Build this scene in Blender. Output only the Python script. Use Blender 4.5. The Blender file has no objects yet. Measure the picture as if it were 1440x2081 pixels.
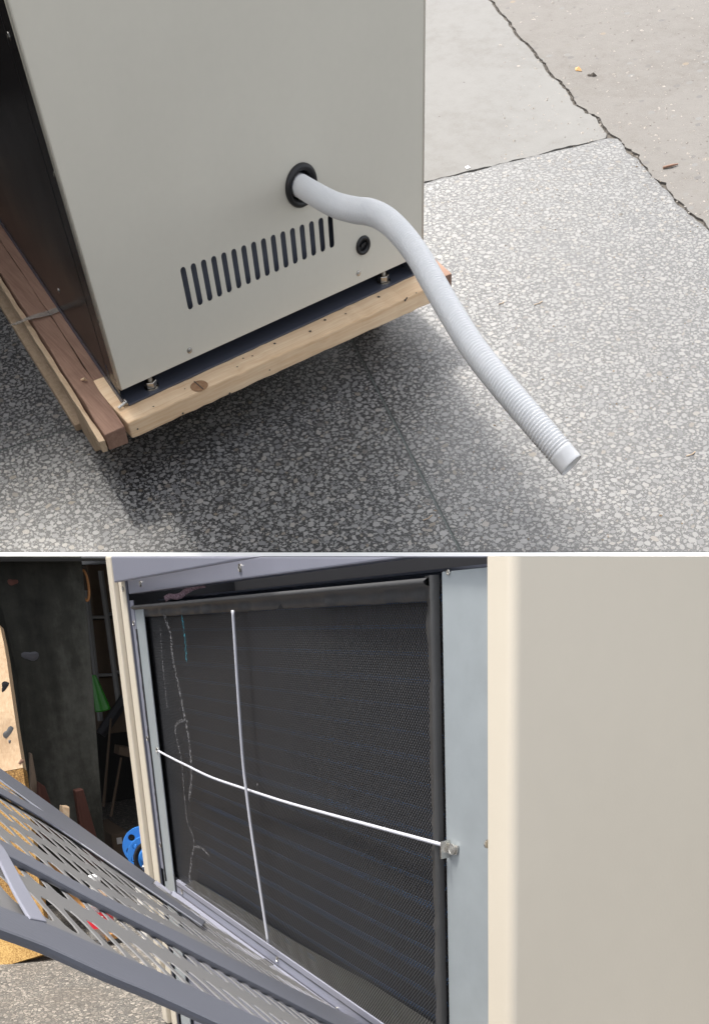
import bpy, bmesh, math, random
import numpy as np
from mathutils import Matrix, Vector
random.seed(7); rng = np.random.default_rng(7)
sc = bpy.context.scene
col = sc.collection
R = math.radians

# ---------------------------------------------------------------- camera
F, PPX, PPY = 1851.085, 720.0, 1846.97          # focal length and optical centre, in photograph pixels
CAM = np.array([0.0, 0.0, 1.8])
def unit(v):
    v = np.array(v, float); return v/np.linalg.norm(v)
def hor(dn, th):
    e = np.array([1., 0, 0]); e -= dn*(e@dn); e = unit(e); g = np.cross(dn, e)
    return math.cos(th)*e + math.sin(th)*g
dnA = unit([.0638745, .534626, 1]); dnB = unit([.050292, 1, .330157])
XA = hor(dnA, -.61151); RA = np.stack([XA, np.cross(-dnA, XA), -dnA], 1)     # upper set: cabinet on the pallet
XB = hor(dnB, 1.06079); RB = np.stack([XB, np.cross(-dnB, XB), -dnB], 1)     # lower set: opened cabinet
W = RA.T                                                                      # camera axes -> world
MB3 = RA.T @ RB                                                               # lower set axes -> world
cd = bpy.data.cameras.new('camera'); cam = bpy.data.objects.new('camera', cd); col.objects.link(cam)
r_, d_, f_ = W[:, 0], W[:, 1], W[:, 2]
cam.matrix_world = Matrix(((r_[0], -d_[0], -f_[0], CAM[0]), (r_[1], -d_[1], -f_[1], CAM[1]), (r_[2], -d_[2], -f_[2], CAM[2]), (0, 0, 0, 1)))
cd.sensor_fit = 'VERTICAL'; cd.sensor_height = 36; cd.lens = F/2081*36
cd.shift_x = 0; cd.shift_y = (PPY-1040.5)/2081
cd.clip_start = .02; cd.clip_end = 200
sc.camera = cam

# ---------------------------------------------------------------- light
LB = np.array([-.045, -.27, 1.0])
L = unit(MB3 @ LB)
elev = math.asin(L[2]); azim = math.atan2(L[0], L[1])
wd = bpy.data.worlds.new('World'); sc.world = wd; wd.use_nodes = True
nt = wd.node_tree; nt.nodes.clear()
sky = nt.nodes.new('ShaderNodeTexSky'); sky.sky_type = 'NISHITA'; sky.sun_disc = False
sky.sun_elevation = elev; sky.sun_rotation = azim; sky.air_density = 1.0; sky.dust_density = 4.0; sky.ozone_density = 1.0
bg = nt.nodes.new('ShaderNodeBackground'); bg.inputs[1].default_value = .15
wo = nt.nodes.new('ShaderNodeOutputWorld')
hs_ = nt.nodes.new('ShaderNodeHueSaturation'); hs_.inputs['Saturation'].default_value = .22      # hazy white sky
nt.links.new(sky.outputs[0], hs_.inputs['Color']); nt.links.new(hs_.outputs[0], bg.inputs[0]); nt.links.new(bg.outputs[0], wo.inputs[0])
sd = bpy.data.lights.new('sun', 'SUN'); sd.energy = 2.25; sd.angle = R(9); sd.color = (1, .95, .87)
so = bpy.data.objects.new('sun', sd); col.objects.link(so)
so.rotation_euler = Vector(-L).to_track_quat('-Z', 'Y').to_euler(); so.location = Vector(L*8)
sc.view_settings.view_transform = 'Standard'; sc.view_settings.look = 'None'
sc.view_settings.exposure = 1.32; sc.view_settings.gamma = 1

# ---------------------------------------------------------------- pixel -> place helpers
def cv(x, y): return np.array([(x-PPX)/F, (y-PPY)/F, 1.0])
def A(x, y, nrm, off):
    d = RA.T @ cv(x, y); nrm = np.array(nrm, float); return CAM + d*((off-nrm@CAM)/(nrm@d))
def Ag(x, y, z=0): return A(x, y, (0, 0, 1), z)
def Ad(x, y, depth): return CAM + RA.T @ cv(x, y)*depth
def B(x, y, nrm, off):
    d = RB.T @ cv(x, y); nrm = np.array(nrm, float); return d*(off/(nrm@d))
def By(x, y, yp): return B(x, y, (0, 1, 0), yp)
def Bx(x, y, xp): return B(x, y, (1, 0, 0), xp)
def Bz(x, y, zp): return B(x, y, (0, 0, 1), zp)
FR_A = (np.eye(3), np.zeros(3)); FR_B = (MB3, CAM)
CUT_N = RB.T @ unit([0, F, -(1130.6-PPY)])       # in lower set axes: keep what lies on this side of the set's top

# ---------------------------------------------------------------- materials
def ramp(n, stops):
    cr = n.color_ramp
    while len(cr.elements) < len(stops): cr.elements.new(.5)
    for e, (p, c) in zip(cr.elements, stops):
        e.position = p; e.color = (*c, 1) if len(c) == 3 else c
class Mat:
    def __init__(s, name):
        s.m = bpy.data.materials.new(name); s.m.use_nodes = True; s.t = s.m.node_tree; s.n = s.t.nodes; s.l = s.t.links
        s.b = s.n['Principled BSDF']; s.tc = s.n.new('ShaderNodeTexCoord')
    def new(s, ty, **kw):
        n = s.n.new('ShaderNode'+ty)
        for k, v in kw.items():
            if k.startswith('i_'): n.inputs[k[2:].replace('_', ' ')].default_value = v
            else: setattr(n, k, v)
        return n
    def link(s, a, b): s.l.new(a, b)
    def map(s, scale=(1, 1, 1), rot=(0, 0, 0), loc=(0, 0, 0), src=None):
        n = s.new('Mapping'); n.inputs['Scale'].default_value = scale; n.inputs['Rotation'].default_value = rot; n.inputs['Location'].default_value = loc
        s.link(src or s.tc.outputs['Object'], n.inputs['Vector']); return n.outputs[0]
    def noise(s, vec, scale, detail=5, rough=.55):
        n = s.new('TexNoise'); n.inputs['Scale'].default_value = scale; n.inputs['Detail'].default_value = detail; n.inputs['Roughness'].default_value = rough
        s.link(vec, n.inputs['Vector']); return n.outputs['Fac']
    def ramp(s, fac, stops):
        n = s.new('ValToRGB'); ramp(n, stops); s.link(fac, n.inputs[0]); return n.outputs[0]
    def math(s, op, a, b=None, c=None, clamp=False):
        n = s.new('Math', operation=op, use_clamp=clamp)
        for i, v in enumerate((a, b, c)):
            if v is None: continue
            if isinstance(v, (int, float)): n.inputs[i].default_value = v
            else: s.link(v, n.inputs[i])
        return n.outputs[0]
    def mix(s, fac, a, b, mode='MIX'):
        n = s.new('Mix', data_type='RGBA', blend_type=mode)
        for i, v in ((0, fac), (6, a), (7, b)):
            if isinstance(v, (int, float)): n.inputs[i].default_value = v
            elif isinstance(v, tuple): n.inputs[i].default_value = (*v, 1)
            else: s.link(v, n.inputs[i])
        return n.outputs[2]
    def bump(s, h, strength=.3, dist=.002, prev=None):
        n = s.new('Bump'); n.inputs['Strength'].default_value = strength; n.inputs['Distance'].default_value = dist
        s.link(h, n.inputs['Height'])
        if prev: s.link(prev, n.inputs['Normal'])
        s.link(n.outputs[0], s.b.inputs['Normal']); return n.outputs[0]
    def set(s, **kw):
        for k, v in kw.items():
            i = s.b.inputs[k.replace('_', ' ')]
            if isinstance(v, (int, float)): i.default_value = v
            elif isinstance(v, tuple): i.default_value = (*v, 1) if len(v) == 3 else v
            else: s.link(v, i)
        return s

def paint(name, c, rough=.4, metal=0., var=.06, spec=.5, peel=.15, spots=0.):
    m = Mat(name); v = m.tc.outputs['Object']
    n1 = m.noise(v, 4, 4); n2 = m.noise(v, 45, 3)
    f = m.math('ADD', m.math('MULTIPLY', n1, .7), m.math('MULTIPLY', n2, .3))
    lo = tuple(x*(1-var) for x in c); hi = tuple(min(1, x*(1+var)) for x in c)
    cc = m.ramp(f, [(.3, lo), (.7, hi)])
    if spots:
        d = m.ramp(m.noise(v, 9, 8, .7), [(.55, (0, 0, 0)), (.75, (1, 1, 1))])
        cc = m.mix(m.math('MULTIPLY', d, spots), cc, tuple(x*.45+.02 for x in c))
    m.set(Base_Color=cc, Metallic=metal, Specular_IOR_Level=spec)
    m.set(Roughness=m.math('ADD', m.math('MULTIPLY', n1, .16), rough-.08))
    if peel: m.bump(m.noise(v, 420, 2), peel, .0006)
    return m.m
def wood(name, c1, c2, axis=0, grain=1.0, rough=.75, dirt=.25, rings=True):
    m = Mat(name); s = [38*grain]*3; s[axis] = 1.6*grain
    v = m.map(tuple(s)); n = m.noise(v, 1.0, 7, .65)
    n2 = m.noise(m.tc.outputs['Object'], 5, 5)
    s2 = [230.0]*3; s2[axis] = 9.0
    n3 = m.noise(m.map(tuple(s2)), 1.0, 3)
    f = m.math('ADD', m.math('MULTIPLY', n, .6), m.math('MULTIPLY', n3, .4))
    c = m.ramp(f, [(.3, c1), (.52, tuple((a+b)/2 for a, b in zip(c1, c2))), (.72, c2)])
    dk = m.ramp(n2, [(.5, (0, 0, 0)), (.75, (1, 1, 1))])
    c = m.mix(m.math('MULTIPLY', dk, dirt), c, tuple(x*.45 for x in c1))
    # saw marks across the board
    s3 = [8.0]*3; s3[axis] = 160.0
    n4 = m.noise(m.map(tuple(s3)), 1.0, 2)
    m.set(Base_Color=c, Roughness=rough, Specular_IOR_Level=.25)
    m.bump(m.math('ADD', f, m.math('MULTIPLY', n4, .5)), .5, .002)
    return m.m

CHIPCOL = [(0, (.15, .15, .155)), (.3, (.215, .214, .211)), (.8, (.275, .271, .264)), (.94, (.29, .272, .248)), (.98, (.18, .15, .115)), (1, (.105, .105, .11))]
def floor_lit_veil(m, c):
    # pale veil on the sunlit side, light painted into the colour; stains over it
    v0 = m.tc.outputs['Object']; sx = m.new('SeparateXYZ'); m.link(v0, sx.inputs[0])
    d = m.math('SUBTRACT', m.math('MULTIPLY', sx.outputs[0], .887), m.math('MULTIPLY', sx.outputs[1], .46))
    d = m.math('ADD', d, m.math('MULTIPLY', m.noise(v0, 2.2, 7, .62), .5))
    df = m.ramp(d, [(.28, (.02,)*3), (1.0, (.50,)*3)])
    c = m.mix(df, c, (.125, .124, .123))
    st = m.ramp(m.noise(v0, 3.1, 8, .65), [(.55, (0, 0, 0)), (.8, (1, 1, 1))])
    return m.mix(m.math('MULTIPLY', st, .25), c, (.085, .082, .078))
def floor_finish(m):
    m.set(Specular_IOR_Level=.5, Roughness=m.math('ADD', m.math('MULTIPLY', m.noise(m.tc.outputs['Object'], 7, 5), .25), .36))
def terrazzo():
    m = Mat('terrazzo_binder'); v0 = m.tc.outputs['Object']
    def layer(scale, edge, seed):
        mv = m.map((1, 1, 0), (0, 0, seed), (seed, seed*2, 0))
        e = m.new('TexVoronoi', feature='DISTANCE_TO_EDGE', voronoi_dimensions='2D'); e.inputs['Scale'].default_value = scale; m.link(mv, e.inputs['Vector'])
        k = m.new('TexVoronoi', feature='F1', voronoi_dimensions='2D'); k.inputs['Scale'].default_value = scale; m.link(mv, k.inputs['Vector'])
        sp = m.new('SeparateColor'); m.link(k.outputs['Color'], sp.inputs[0])
        th = m.math('ADD', m.math('MULTIPLY', sp.outputs[1], edge), .06)
        return m.math('GREATER_THAN', e.outputs['Distance'], th), sp.outputs[2]
    f2, r2 = layer(170, 1.0, 2.9); f3, r3 = layer(310, 1.1, 4.1)
    c = m.ramp(m.noise(v0, 2.5, 6, .6), [(.3, (.013, .0135, .015)), (.7, (.026, .027, .029))])
    c = m.mix(f3, c, m.ramp(r3, CHIPCOL)); c = m.mix(f2, c, m.ramp(r2, CHIPCOL))
    c = floor_lit_veil(m, c); floor_finish(m)
    pits = m.new('TexVoronoi', feature='F1', voronoi_dimensions='2D'); pits.inputs['Scale'].default_value = 26; m.link(v0, pits.inputs['Vector'])
    ps = m.new('SeparateColor'); m.link(pits.outputs['Color'], ps.inputs[0])
    pf = m.math('MULTIPLY', m.math('LESS_THAN', pits.outputs['Distance'], .09), m.math('GREATER_THAN', ps.outputs[0], .86))
    c = m.mix(m.math('MULTIPLY', pf, .7), c, (.06, .05, .04))
    m.set(Base_Color=c); m.bump(m.noise(v0, 260, 3), .2, .001)
    return m.m
def chip_stone():
    m = Mat('marble_chips'); g = m.new('NewGeometry'); c = m.ramp(g.outputs['Random Per Island'], CHIPCOL)
    n = m.ramp(m.noise(m.tc.outputs['Object'], 180, 4), [(.3, (.86,)*3), (.7, (1.08,)*3)])
    c = m.mix(1.0, c, n, 'MULTIPLY'); c = floor_lit_veil(m, c); floor_finish(m)
    m.set(Base_Color=c); m.bump(m.noise(m.tc.outputs['Object'], 300, 3), .12, .0008)
    return m.m
def concrete(name, c, pit=.3, tint=(.9, .85, .8), bscale=1.0, rough=.85):
    m = Mat(name); v = m.tc.outputs['Object']
    n1 = m.noise(v, 1.3, 8, .6); n2 = m.noise(v, 14, 8, .7); n3 = m.noise(v, 160, 4, .7)
    f = m.math('ADD', m.math('ADD', m.math('MULTIPLY', n1, .4), m.math('MULTIPLY', n2, .35)), m.math('MULTIPLY', n3, .25))
    cc = m.ramp(f, [(.32, tuple(x*.78*t for x, t in zip(c, tint))), (.5, c), (.68, tuple(min(1, x*1.12) for x in c))])
    vo = m.new('TexVoronoi', feature='F1'); vo.inputs['Scale'].default_value = 17; m.link(m.map((1, 1.4, 1)), vo.inputs['Vector'])
    sp = m.new('SeparateColor'); m.link(vo.outputs['Color'], sp.inputs[0])
    stone = m.math('MULTIPLY', m.math('LESS_THAN', m.math('ADD', vo.outputs['Distance'], m.math('MULTIPLY', n2, .3)), .42), m.math('GREATER_THAN', sp.outputs[0], .6))
    cc = m.mix(m.math('MULTIPLY', stone, pit), cc, m.ramp(sp.outputs[1], [(0, (.09, .09, .095)), (.5, (.15, .14, .125)), (.93, (.17, .175, .18)), (1, (.26, .19, .11))]))
    v2 = m.new('TexVoronoi', feature='F1'); v2.inputs['Scale'].default_value = 30; m.link(v, v2.inputs['Vector'])
    s2 = m.new('SeparateColor'); m.link(v2.outputs['Color'], s2.inputs[0])
    sp2 = m.math('MULTIPLY', m.math('LESS_THAN', v2.outputs['Distance'], .13), m.math('GREATER_THAN', s2.outputs[0], 1-pit*.6))
    cc = m.mix(m.math('MULTIPLY', sp2, .8), cc, (.08, .07, .06))
    m.set(Base_Color=cc, Roughness=rough, Specular_IOR_Level=.3)
    h = m.math('ADD', m.math('MULTIPLY', n2, 1.0), m.math('SUBTRACT', m.math('MULTIPLY', n3, .4), sp2))
    m.bump(h, .55*bscale, .006*bscale)
    return m.m

CREAM = paint('cream_paint', (.69, .66, .575), .38, var=.03, peel=.25)
CREAM2 = paint('ivory_paint', (.575, .52, .43), .36, var=.03, peel=.12)
NAVY = paint('slate_blue_paint', (.07, .078, .105), .4, peel=.2)
INNER = paint('inner_slate_paint', (.16, .175, .22), .45)
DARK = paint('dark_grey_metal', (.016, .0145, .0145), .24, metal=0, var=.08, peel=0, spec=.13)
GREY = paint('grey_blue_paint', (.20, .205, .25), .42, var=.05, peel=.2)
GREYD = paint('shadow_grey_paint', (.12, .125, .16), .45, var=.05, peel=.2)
GALV = paint('galvanised_steel', (.35, .385, .405), .45, metal=.3, var=.14, peel=.05, spots=.15)
STEEL = paint('zinc_steel', (.62, .60, .56), .25, metal=1, var=.1, peel=0)
BLACK = paint('black_rubber', (.016, .016, .018), .42, var=.2)
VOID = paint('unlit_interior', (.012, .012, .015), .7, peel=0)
VINYL = paint('black_vinyl_tape', (.047, .0475, .05), .5, var=.2, peel=.3)
VINYL2 = paint('grey_vinyl_tape', (.045, .045, .046), .5, var=.2, peel=.3)
WHITE = paint('white_paint', (.88, .88, .88), .5, var=.01, peel=0)
WIRE = paint('pale_wire', (.46, .47, .52), .35, var=.05, peel=0)
BLUE = paint('blue_paint', (.02, .16, .50), .4, var=.1)
GREEN = paint('green_plastic', (.02, .16, .012), .4)
RED = paint('red_print', (.75, .03, .05), .4, peel=0)
PALE = wood('pale_pine', (.70, .45, .25), (.95, .77, .55), 0, dirt=.14)
PALED = wood('pale_pine_end', (.42, .30, .19), (.66, .5, .35), 2, dirt=.3)
BROWN = wood('red_brown_wood', (.19, .105, .075), (.37, .235, .17), 1, dirt=.4)
BROWNS = wood('bark_edge_wood', (.40, .28, .18), (.62, .48, .33), 1, dirt=.4)
PLANK = wood('dark_red_plank', (.05, .02, .015), (.11, .045, .035), 2)
CARD = paint('cardboard', (.06, .04, .025), .8, var=.15)
TERR = terrazzo(); CHIP = chip_stone()
CONC = concrete('smooth_concrete', (.175, .172, .167), .05, bscale=.4)
ROUGH = concrete('rough_concrete', (.155, .146, .137), .55, bscale=1.0)
def speckle(name):
    m = Mat(name); v = m.tc.outputs['Object']
    vo = m.new('TexVoronoi', feature='F1'); vo.inputs['Scale'].default_value = 150; m.link(v, vo.inputs['Vector'])
    e = m.new('TexVoronoi', feature='DISTANCE_TO_EDGE'); e.inputs['Scale'].default_value = 150; m.link(v, e.inputs['Vector'])
    sp = m.new('SeparateColor'); m.link(vo.outputs['Color'], sp.inputs[0])
    c = m.ramp(sp.outputs[0], [(0, (.10, .095, .09)), (.4, (.16, .15, .135)), (.8, (.26, .23, .20)), (1, (.34, .31, .27))])
    c = m.mix(m.math('LESS_THAN', e.outputs['Distance'], .09), c, (.07, .067, .062))
    c = m.mix(m.ramp(m.noise(v, 6, 7, .65), [(.42, (0, 0, 0)), (.75, (.75,)*3)]), c, (.11, .095, .08))
    m.set(Base_Color=c, Roughness=.8, Specular_IOR_Level=.3); m.bump(m.math('ADD', e.outputs['Distance'], m.noise(v, 300, 3)), .5, .002)
    return m.m
GRAVEL = speckle('yard_terrazzo')
SOIL = concrete('dark_soil', (.085, .075, .065), .3)
def streaky():
    m = Mat('grimy_concrete'); v = m.tc.outputs['Object']
    n1 = m.noise(m.map((2.0, 5.0, 1.1)), 1.6, 8, .6); n2 = m.noise(v, 30, 6, .7)
    f = m.math('ADD', m.math('MULTIPLY', n1, .75), m.math('MULTIPLY', n2, .25))
    m.set(Base_Color=m.ramp(f, [(.36, (.010, .010, .009)), (.52, (.032, .032, .027)), (.68, (.085, .085, .074))]), Roughness=.85, Specular_IOR_Level=.2)
    m.bump(n2, .5, .004); return m.m
PILLAR = streaky()

# ---------------------------------------------------------------- mesh helpers
def tag(o, label=None, cat=None, group=None, kind=None):
    for k, v in (('label', label), ('category', cat), ('group', group), ('kind', kind)):
        if v: o[k] = v
    return o
class Thing:
    """an Empty at the base of a thing, in one of the two sets' axes"""
    def __init__(s, name, frame, base, label=None, cat=None, group=None, kind=None):
        s.fr = frame; s.base = np.array(base, float); s.o = bpy.data.objects.new(name, None); col.objects.link(s.o)
        s.o.empty_display_size = .05
        m3, c = frame; w = m3 @ s.base + c
        s.o.matrix_world = Matrix(((*m3[0], w[0]), (*m3[1], w[1]), (*m3[2], w[2]), (0, 0, 0, 1)))
        tag(s.o, label, cat, group, kind)
    def add(s, name, vf, mat, parent=None, smooth=False, bevel=0, cut=False, solid=0, seg=2, kind=None, label=None):
        o = mesh(name, vf, mat, s.base, smooth, bevel, cut, solid, seg)
        o.parent = parent or s.o
        if kind: o['kind'] = kind
        if label: o['label'] = label
        return o
def mesh(name, vf, mat, base=(0, 0, 0), smooth=False, bevel=0, cut=False, solid=0, seg=2):
    v, f = vf; v = np.array(v, float) - np.array(base, float)
    bm = bmesh.new(); vs = [bm.verts.new(tuple(p)) for p in v]
    for q in f:
        try: bm.faces.new([vs[i] for i in q])
        except ValueError: pass
    bmesh.ops.remove_doubles(bm, verts=bm.verts, dist=1e-6)
    bmesh.ops.recalc_face_normals(bm, faces=bm.faces)
    if cut:
        co = -np.array(base, float)
        r = bmesh.ops.bisect_plane(bm, geom=bm.verts[:]+bm.edges[:]+bm.faces[:], plane_co=Vector(co), plane_no=Vector(-CUT_N), clear_outer=True, dist=1e-6)
        ed = [e for e in r['geom_cut'] if isinstance(e, bmesh.types.BMEdge)]
        if ed: bmesh.ops.holes_fill(bm, edges=[e for e in bm.edges if e.is_boundary], sides=0)
        bmesh.ops.recalc_face_normals(bm, faces=bm.faces)
    if bevel:
        bmesh.ops.bevel(bm, geom=[e for e in bm.edges if len(e.link_faces) == 2 and e.calc_face_angle(0) > .5], offset=bevel, segments=seg, affect='EDGES', profile=.6, clamp_overlap=True)
    me = bpy.data.meshes.new(name); bm.to_mesh(me); bm.free()
    if smooth:
        for p in me.polygons: p.use_smooth = True
    me.materials.append(mat)
    o = bpy.data.objects.new(name, me); col.objects.link(o)
    if solid:
        md = o.modifiers.new('thickness', 'SOLIDIFY'); md.thickness = solid; md.offset = 0
    return o
def single(name, vf, mat, frame, base, label, cat, group=None, kind=None, **kw):
    """a thing that is one mesh"""
    o = mesh(name, vf, mat, base, **kw); m3, c = frame; w = m3 @ np.array(base, float) + c
    o.matrix_world = Matrix(((*m3[0], w[0]), (*m3[1], w[1]), (*m3[2], w[2]), (0, 0, 0, 1)))
    return tag(o, label, cat, group, kind)
def join(*parts):
    V, Fc = [], []
    for v, f in parts:
        k = len(V); V += [tuple(p) for p in v]; Fc += [tuple(i+k for i in q) for q in f]
    return V, Fc
def hexa(c):   # 8 corners: bottom four then top four, same order
    return c, [(3, 2, 1, 0), (4, 5, 6, 7), (0, 1, 5, 4), (1, 2, 6, 5), (2, 3, 7, 6), (3, 0, 4, 7)]
def box(x0, x1, y0, y1, z0, z1):
    return hexa([(x0, y0, z0), (x1, y0, z0), (x1, y1, z0), (x0, y1, z0), (x0, y0, z1), (x1, y0, z1), (x1, y1, z1), (x0, y1, z1)])
def slab(pts, d):   # a flat polygon given thickness d (a vector)
    n = len(pts); pts = [np.array(p, float) for p in pts]; d = np.array(d, float)
    return pts + [p+d for p in pts], [tuple(range(n)), tuple(range(2*n-1, n-1, -1))] + [(i, (i+1) % n, (i+1) % n+n, i+n) for i in range(n)]
def obox(o, a, b, c):   # parallelepiped
    o, a, b, c = (np.array(t, float) for t in (o, a, b, c))
    return hexa([o, o+a, o+a+b, o+b, o+c, o+a+c, o+a+b+c, o+b+c])
def basis(d):
    d = unit(d); u = unit(np.cross(d, (0, 0, 1) if abs(d[2]) < .9 else (1, 0, 0))); return u, np.cross(d, u)
def lathe(o, ax, prof, n=20, cap=True):   # prof: (distance along the axis, radius)
    o = np.array(o, float); ax = unit(ax); u, w = basis(ax); V, Fc = [], []
    for t, r in prof:
        for k in range(n):
            a = 2*math.pi*k/n; V.append(o + ax*t + (u*math.cos(a)+w*math.sin(a))*r)
    for i in range(len(prof)-1):
        for k in range(n):
            Fc.append((i*n+k, i*n+(k+1) % n, (i+1)*n+(k+1) % n, (i+1)*n+k))
    if cap: Fc += [tuple(range(n-1, -1, -1)), tuple(range((len(prof)-1)*n, len(prof)*n))]
    return V, Fc
def tube(pts, r, n=10, cap=True):
    pts = [np.array(p, float) for p in pts]; V, Fc = [], []; u = None
    rr = r if hasattr(r, '__len__') else [r]*len(pts)
    for i, p in enumerate(pts):
        d = unit(pts[min(i+1, len(pts)-1)] - pts[max(i-1, 0)])
        if u is None: u, _ = basis(d)
        u = unit(u - d*(u@d)); w = np.cross(d, u)
        for k in range(n):
            a = 2*math.pi*k/n; V.append(p + (u*math.cos(a)+w*math.sin(a))*rr[i])
    for i in range(len(pts)-1):
        for k in range(n): Fc.append((i*n+k, i*n+(k+1) % n, (i+1)*n+(k+1) % n, (i+1)*n+k))
    if cap: Fc += [tuple(range(n-1, -1, -1)), tuple(range((len(pts)-1)*n, len(pts)*n))]
    return V, Fc
def spline(pts, n):
    P = [np.array(p, float) for p in pts]; P = [2*P[0]-P[1]] + P + [2*P[-1]-P[-2]]; out = []
    for i in range(1, len(P)-2):
        for k in range(n):
            t = k/n; a, b, c, d = P[i-1:i+3]
            out.append(.5*((2*b)+(c-a)*t+(2*a-5*b+4*c-d)*t*t+(3*b-a-3*c+d)*t**3))
    return out + [P[-2]]
def screw(o, ax, r=.006):   # pan head with a cross recess, head stands on o
    o = np.array(o, float); ax = unit(ax); u, w = basis(ax)
    h = lathe(o, ax, [(0, r*1.25), (.0012, r*1.25), (.0014, r), (r*.3, r*.9), (r*.42, r*.5), (r*.43, 0.0005)], 14)
    q = r*.42
    return join(h, obox(o+ax*q*.9-u*r*.5-w*r*.1, u*r, w*r*.2, ax*r*.12), obox(o+ax*q*.88-w*r*.5-u*r*.1, u*r*.2, w*r, ax*r*.12))
def hexnut(o, ax, r, h):
    return lathe(o, ax, [(0, r*.94), (h*.1, r), (h*.9, r), (h, r*.92)], 6)
def bolt(o, ax, r, ln):   # threaded rod
    prof = []; n = int(ln/(r*.28))
    for i in range(n): prof += [(ln*i/n, r), (ln*(i+.5)/n, r*.84)]
    return lathe(o, ax, prof + [(ln, r)], 14)
def holes_panel(outer, holes, ax, th):
    """flat sheet with through holes; outer and hole outlines are closed point lists in one plane"""
    bm = bmesh.new(); E = []
    for lp in [outer]+holes:
        vs = [bm.verts.new(tuple(p)) for p in lp]
        E += [bm.edges.new((vs[i], vs[(i+1) % len(vs)])) for i in range(len(vs))]
    bmesh.ops.triangle_fill(bm, use_beauty=True, use_dissolve=False, edges=E, normal=Vector(ax))
    r = bmesh.ops.extrude_face_region(bm, geom=bm.faces[:])
    for g in r['geom']:
        if isinstance(g, bmesh.types.BMVert): g.co += Vector(ax)*th
    bmesh.ops.recalc_face_normals(bm, faces=bm.faces)
    bm.verts.index_update(); out = ([tuple(v.co) for v in bm.verts], [tuple(v.index for v in f.verts) for f in bm.faces]); bm.free(); return out
def stadium(c, a, b, n=5):   # slot outline: centre, half long vector, half short vector
    c, a, b = (np.array(t, float) for t in (c, a, b)); ra = np.linalg.norm(b)/np.linalg.norm(a); s = a*(1-ra); e = a*ra; out = []
    for k in range(n+1):
        t = -math.pi/2 + math.pi*k/n; out.append(c+s+e*math.cos(t)+b*math.sin(t))
    for k in range(n+1):
        t = math.pi/2 + math.pi*k/n; out.append(c-s+e*math.cos(t)+b*math.sin(t))
    return out
def ring(c, u, w, r, n=28): return [np.array(c)+np.array(u)*math.cos(2*math.pi*k/n)*r+np.array(w)*math.sin(2*math.pi*k/n)*r for k in range(n)]

# ================================================================ UPPER SET: floor
E0, E1 = Ag(7, 1122), Ag(1433, 1122); ed = unit(E1-E0); en = np.array([ed[1], -ed[0], 0]); en = en if en[1] < 0 else -en   # towards the viewer
FL, FRt = E0-ed*.5, E1+ed*1.2
S0, S1 = Ag(1236, 281), Ag(860, 372)
sdir = unit(S0-S1)
def jag(a, b, n, amp, sm=2):
    a, b = np.array(a), np.array(b); d = b-a; nrm = np.array([-d[1], d[0], 0])/np.linalg.norm(d); out = []; w = 0
    for i in range(n+1):
        w = w*.55 + rng.normal(0, amp); out.append(a+d*i/n+nrm*(w if 0 < i < n else 0))
    return out
crack_px = [(985, -14), (1003, 10), (1028, 40), (1050, 72), (1078, 98), (1098, 122), (1110, 140), (1132, 162), (1152, 182), (1166, 208), (1190, 226), (1216, 243), (1236, 272)]
crack = [Ag(*p) for p in crack_px]; far = crack[0] + (crack[0]-crack[3])*2.2
edge_px = [(1254, 282), (1268, 301), (1292, 321), (1312, 346), (1334, 368), (1362, 396), (1392, 428), (1432, 462)]
redge = [Ag(*p) for p in edge_px]; rfar = redge[-1] + unit(redge[-1]-redge[0])*1.4
def densify(P, amp, n=5):
    out = []
    for i in range(len(P)-1): out += jag(P[i], P[i+1], n, amp)[:-1]
    return out + [P[-1]]
T = Thing('terrazzo_floor', FR_A, (1.5, 2.2, 0), kind='structure')
JT, J1 = Ag(713, 688), Ag(934, 1117)                         # the T of the joints
ud = unit(Ag(160, 865)-JT); vd = unit(J1-JT)
def meet(p, d, q, e):
    t = np.linalg.solve(np.array([[d[0], -e[0]], [d[1], -e[1]]]), (q-p)[:2]); return p+d*t[0]
gap = .0035
ul = JT + ud*2.2; JE = meet(JT, vd, E0, ed)
back_l = S1 + (S1-S0)*2.5
side = lambda p, d, s: p + np.array([-d[1], d[0], 0])*s
nu = np.array([-ud[1], ud[0], 0]); nu = nu if nu[1] > 0 else -nu
nv = np.array([-vd[1], vd[0], 0]); nv = nv if nv[0] > 0 else -nv
seam = jag(back_l, S0, 90, .0035)
red = densify(redge+[rfar], .004)
rlow = meet(rfar, np.array([.3, -1, 0]), E0, ed)
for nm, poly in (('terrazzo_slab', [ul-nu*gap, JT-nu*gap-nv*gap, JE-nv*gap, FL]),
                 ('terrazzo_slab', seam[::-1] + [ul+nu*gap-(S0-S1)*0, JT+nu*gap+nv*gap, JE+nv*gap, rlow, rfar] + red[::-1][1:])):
    T.add(nm, slab(poly, (0, 0, -.03)), TERR)
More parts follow.
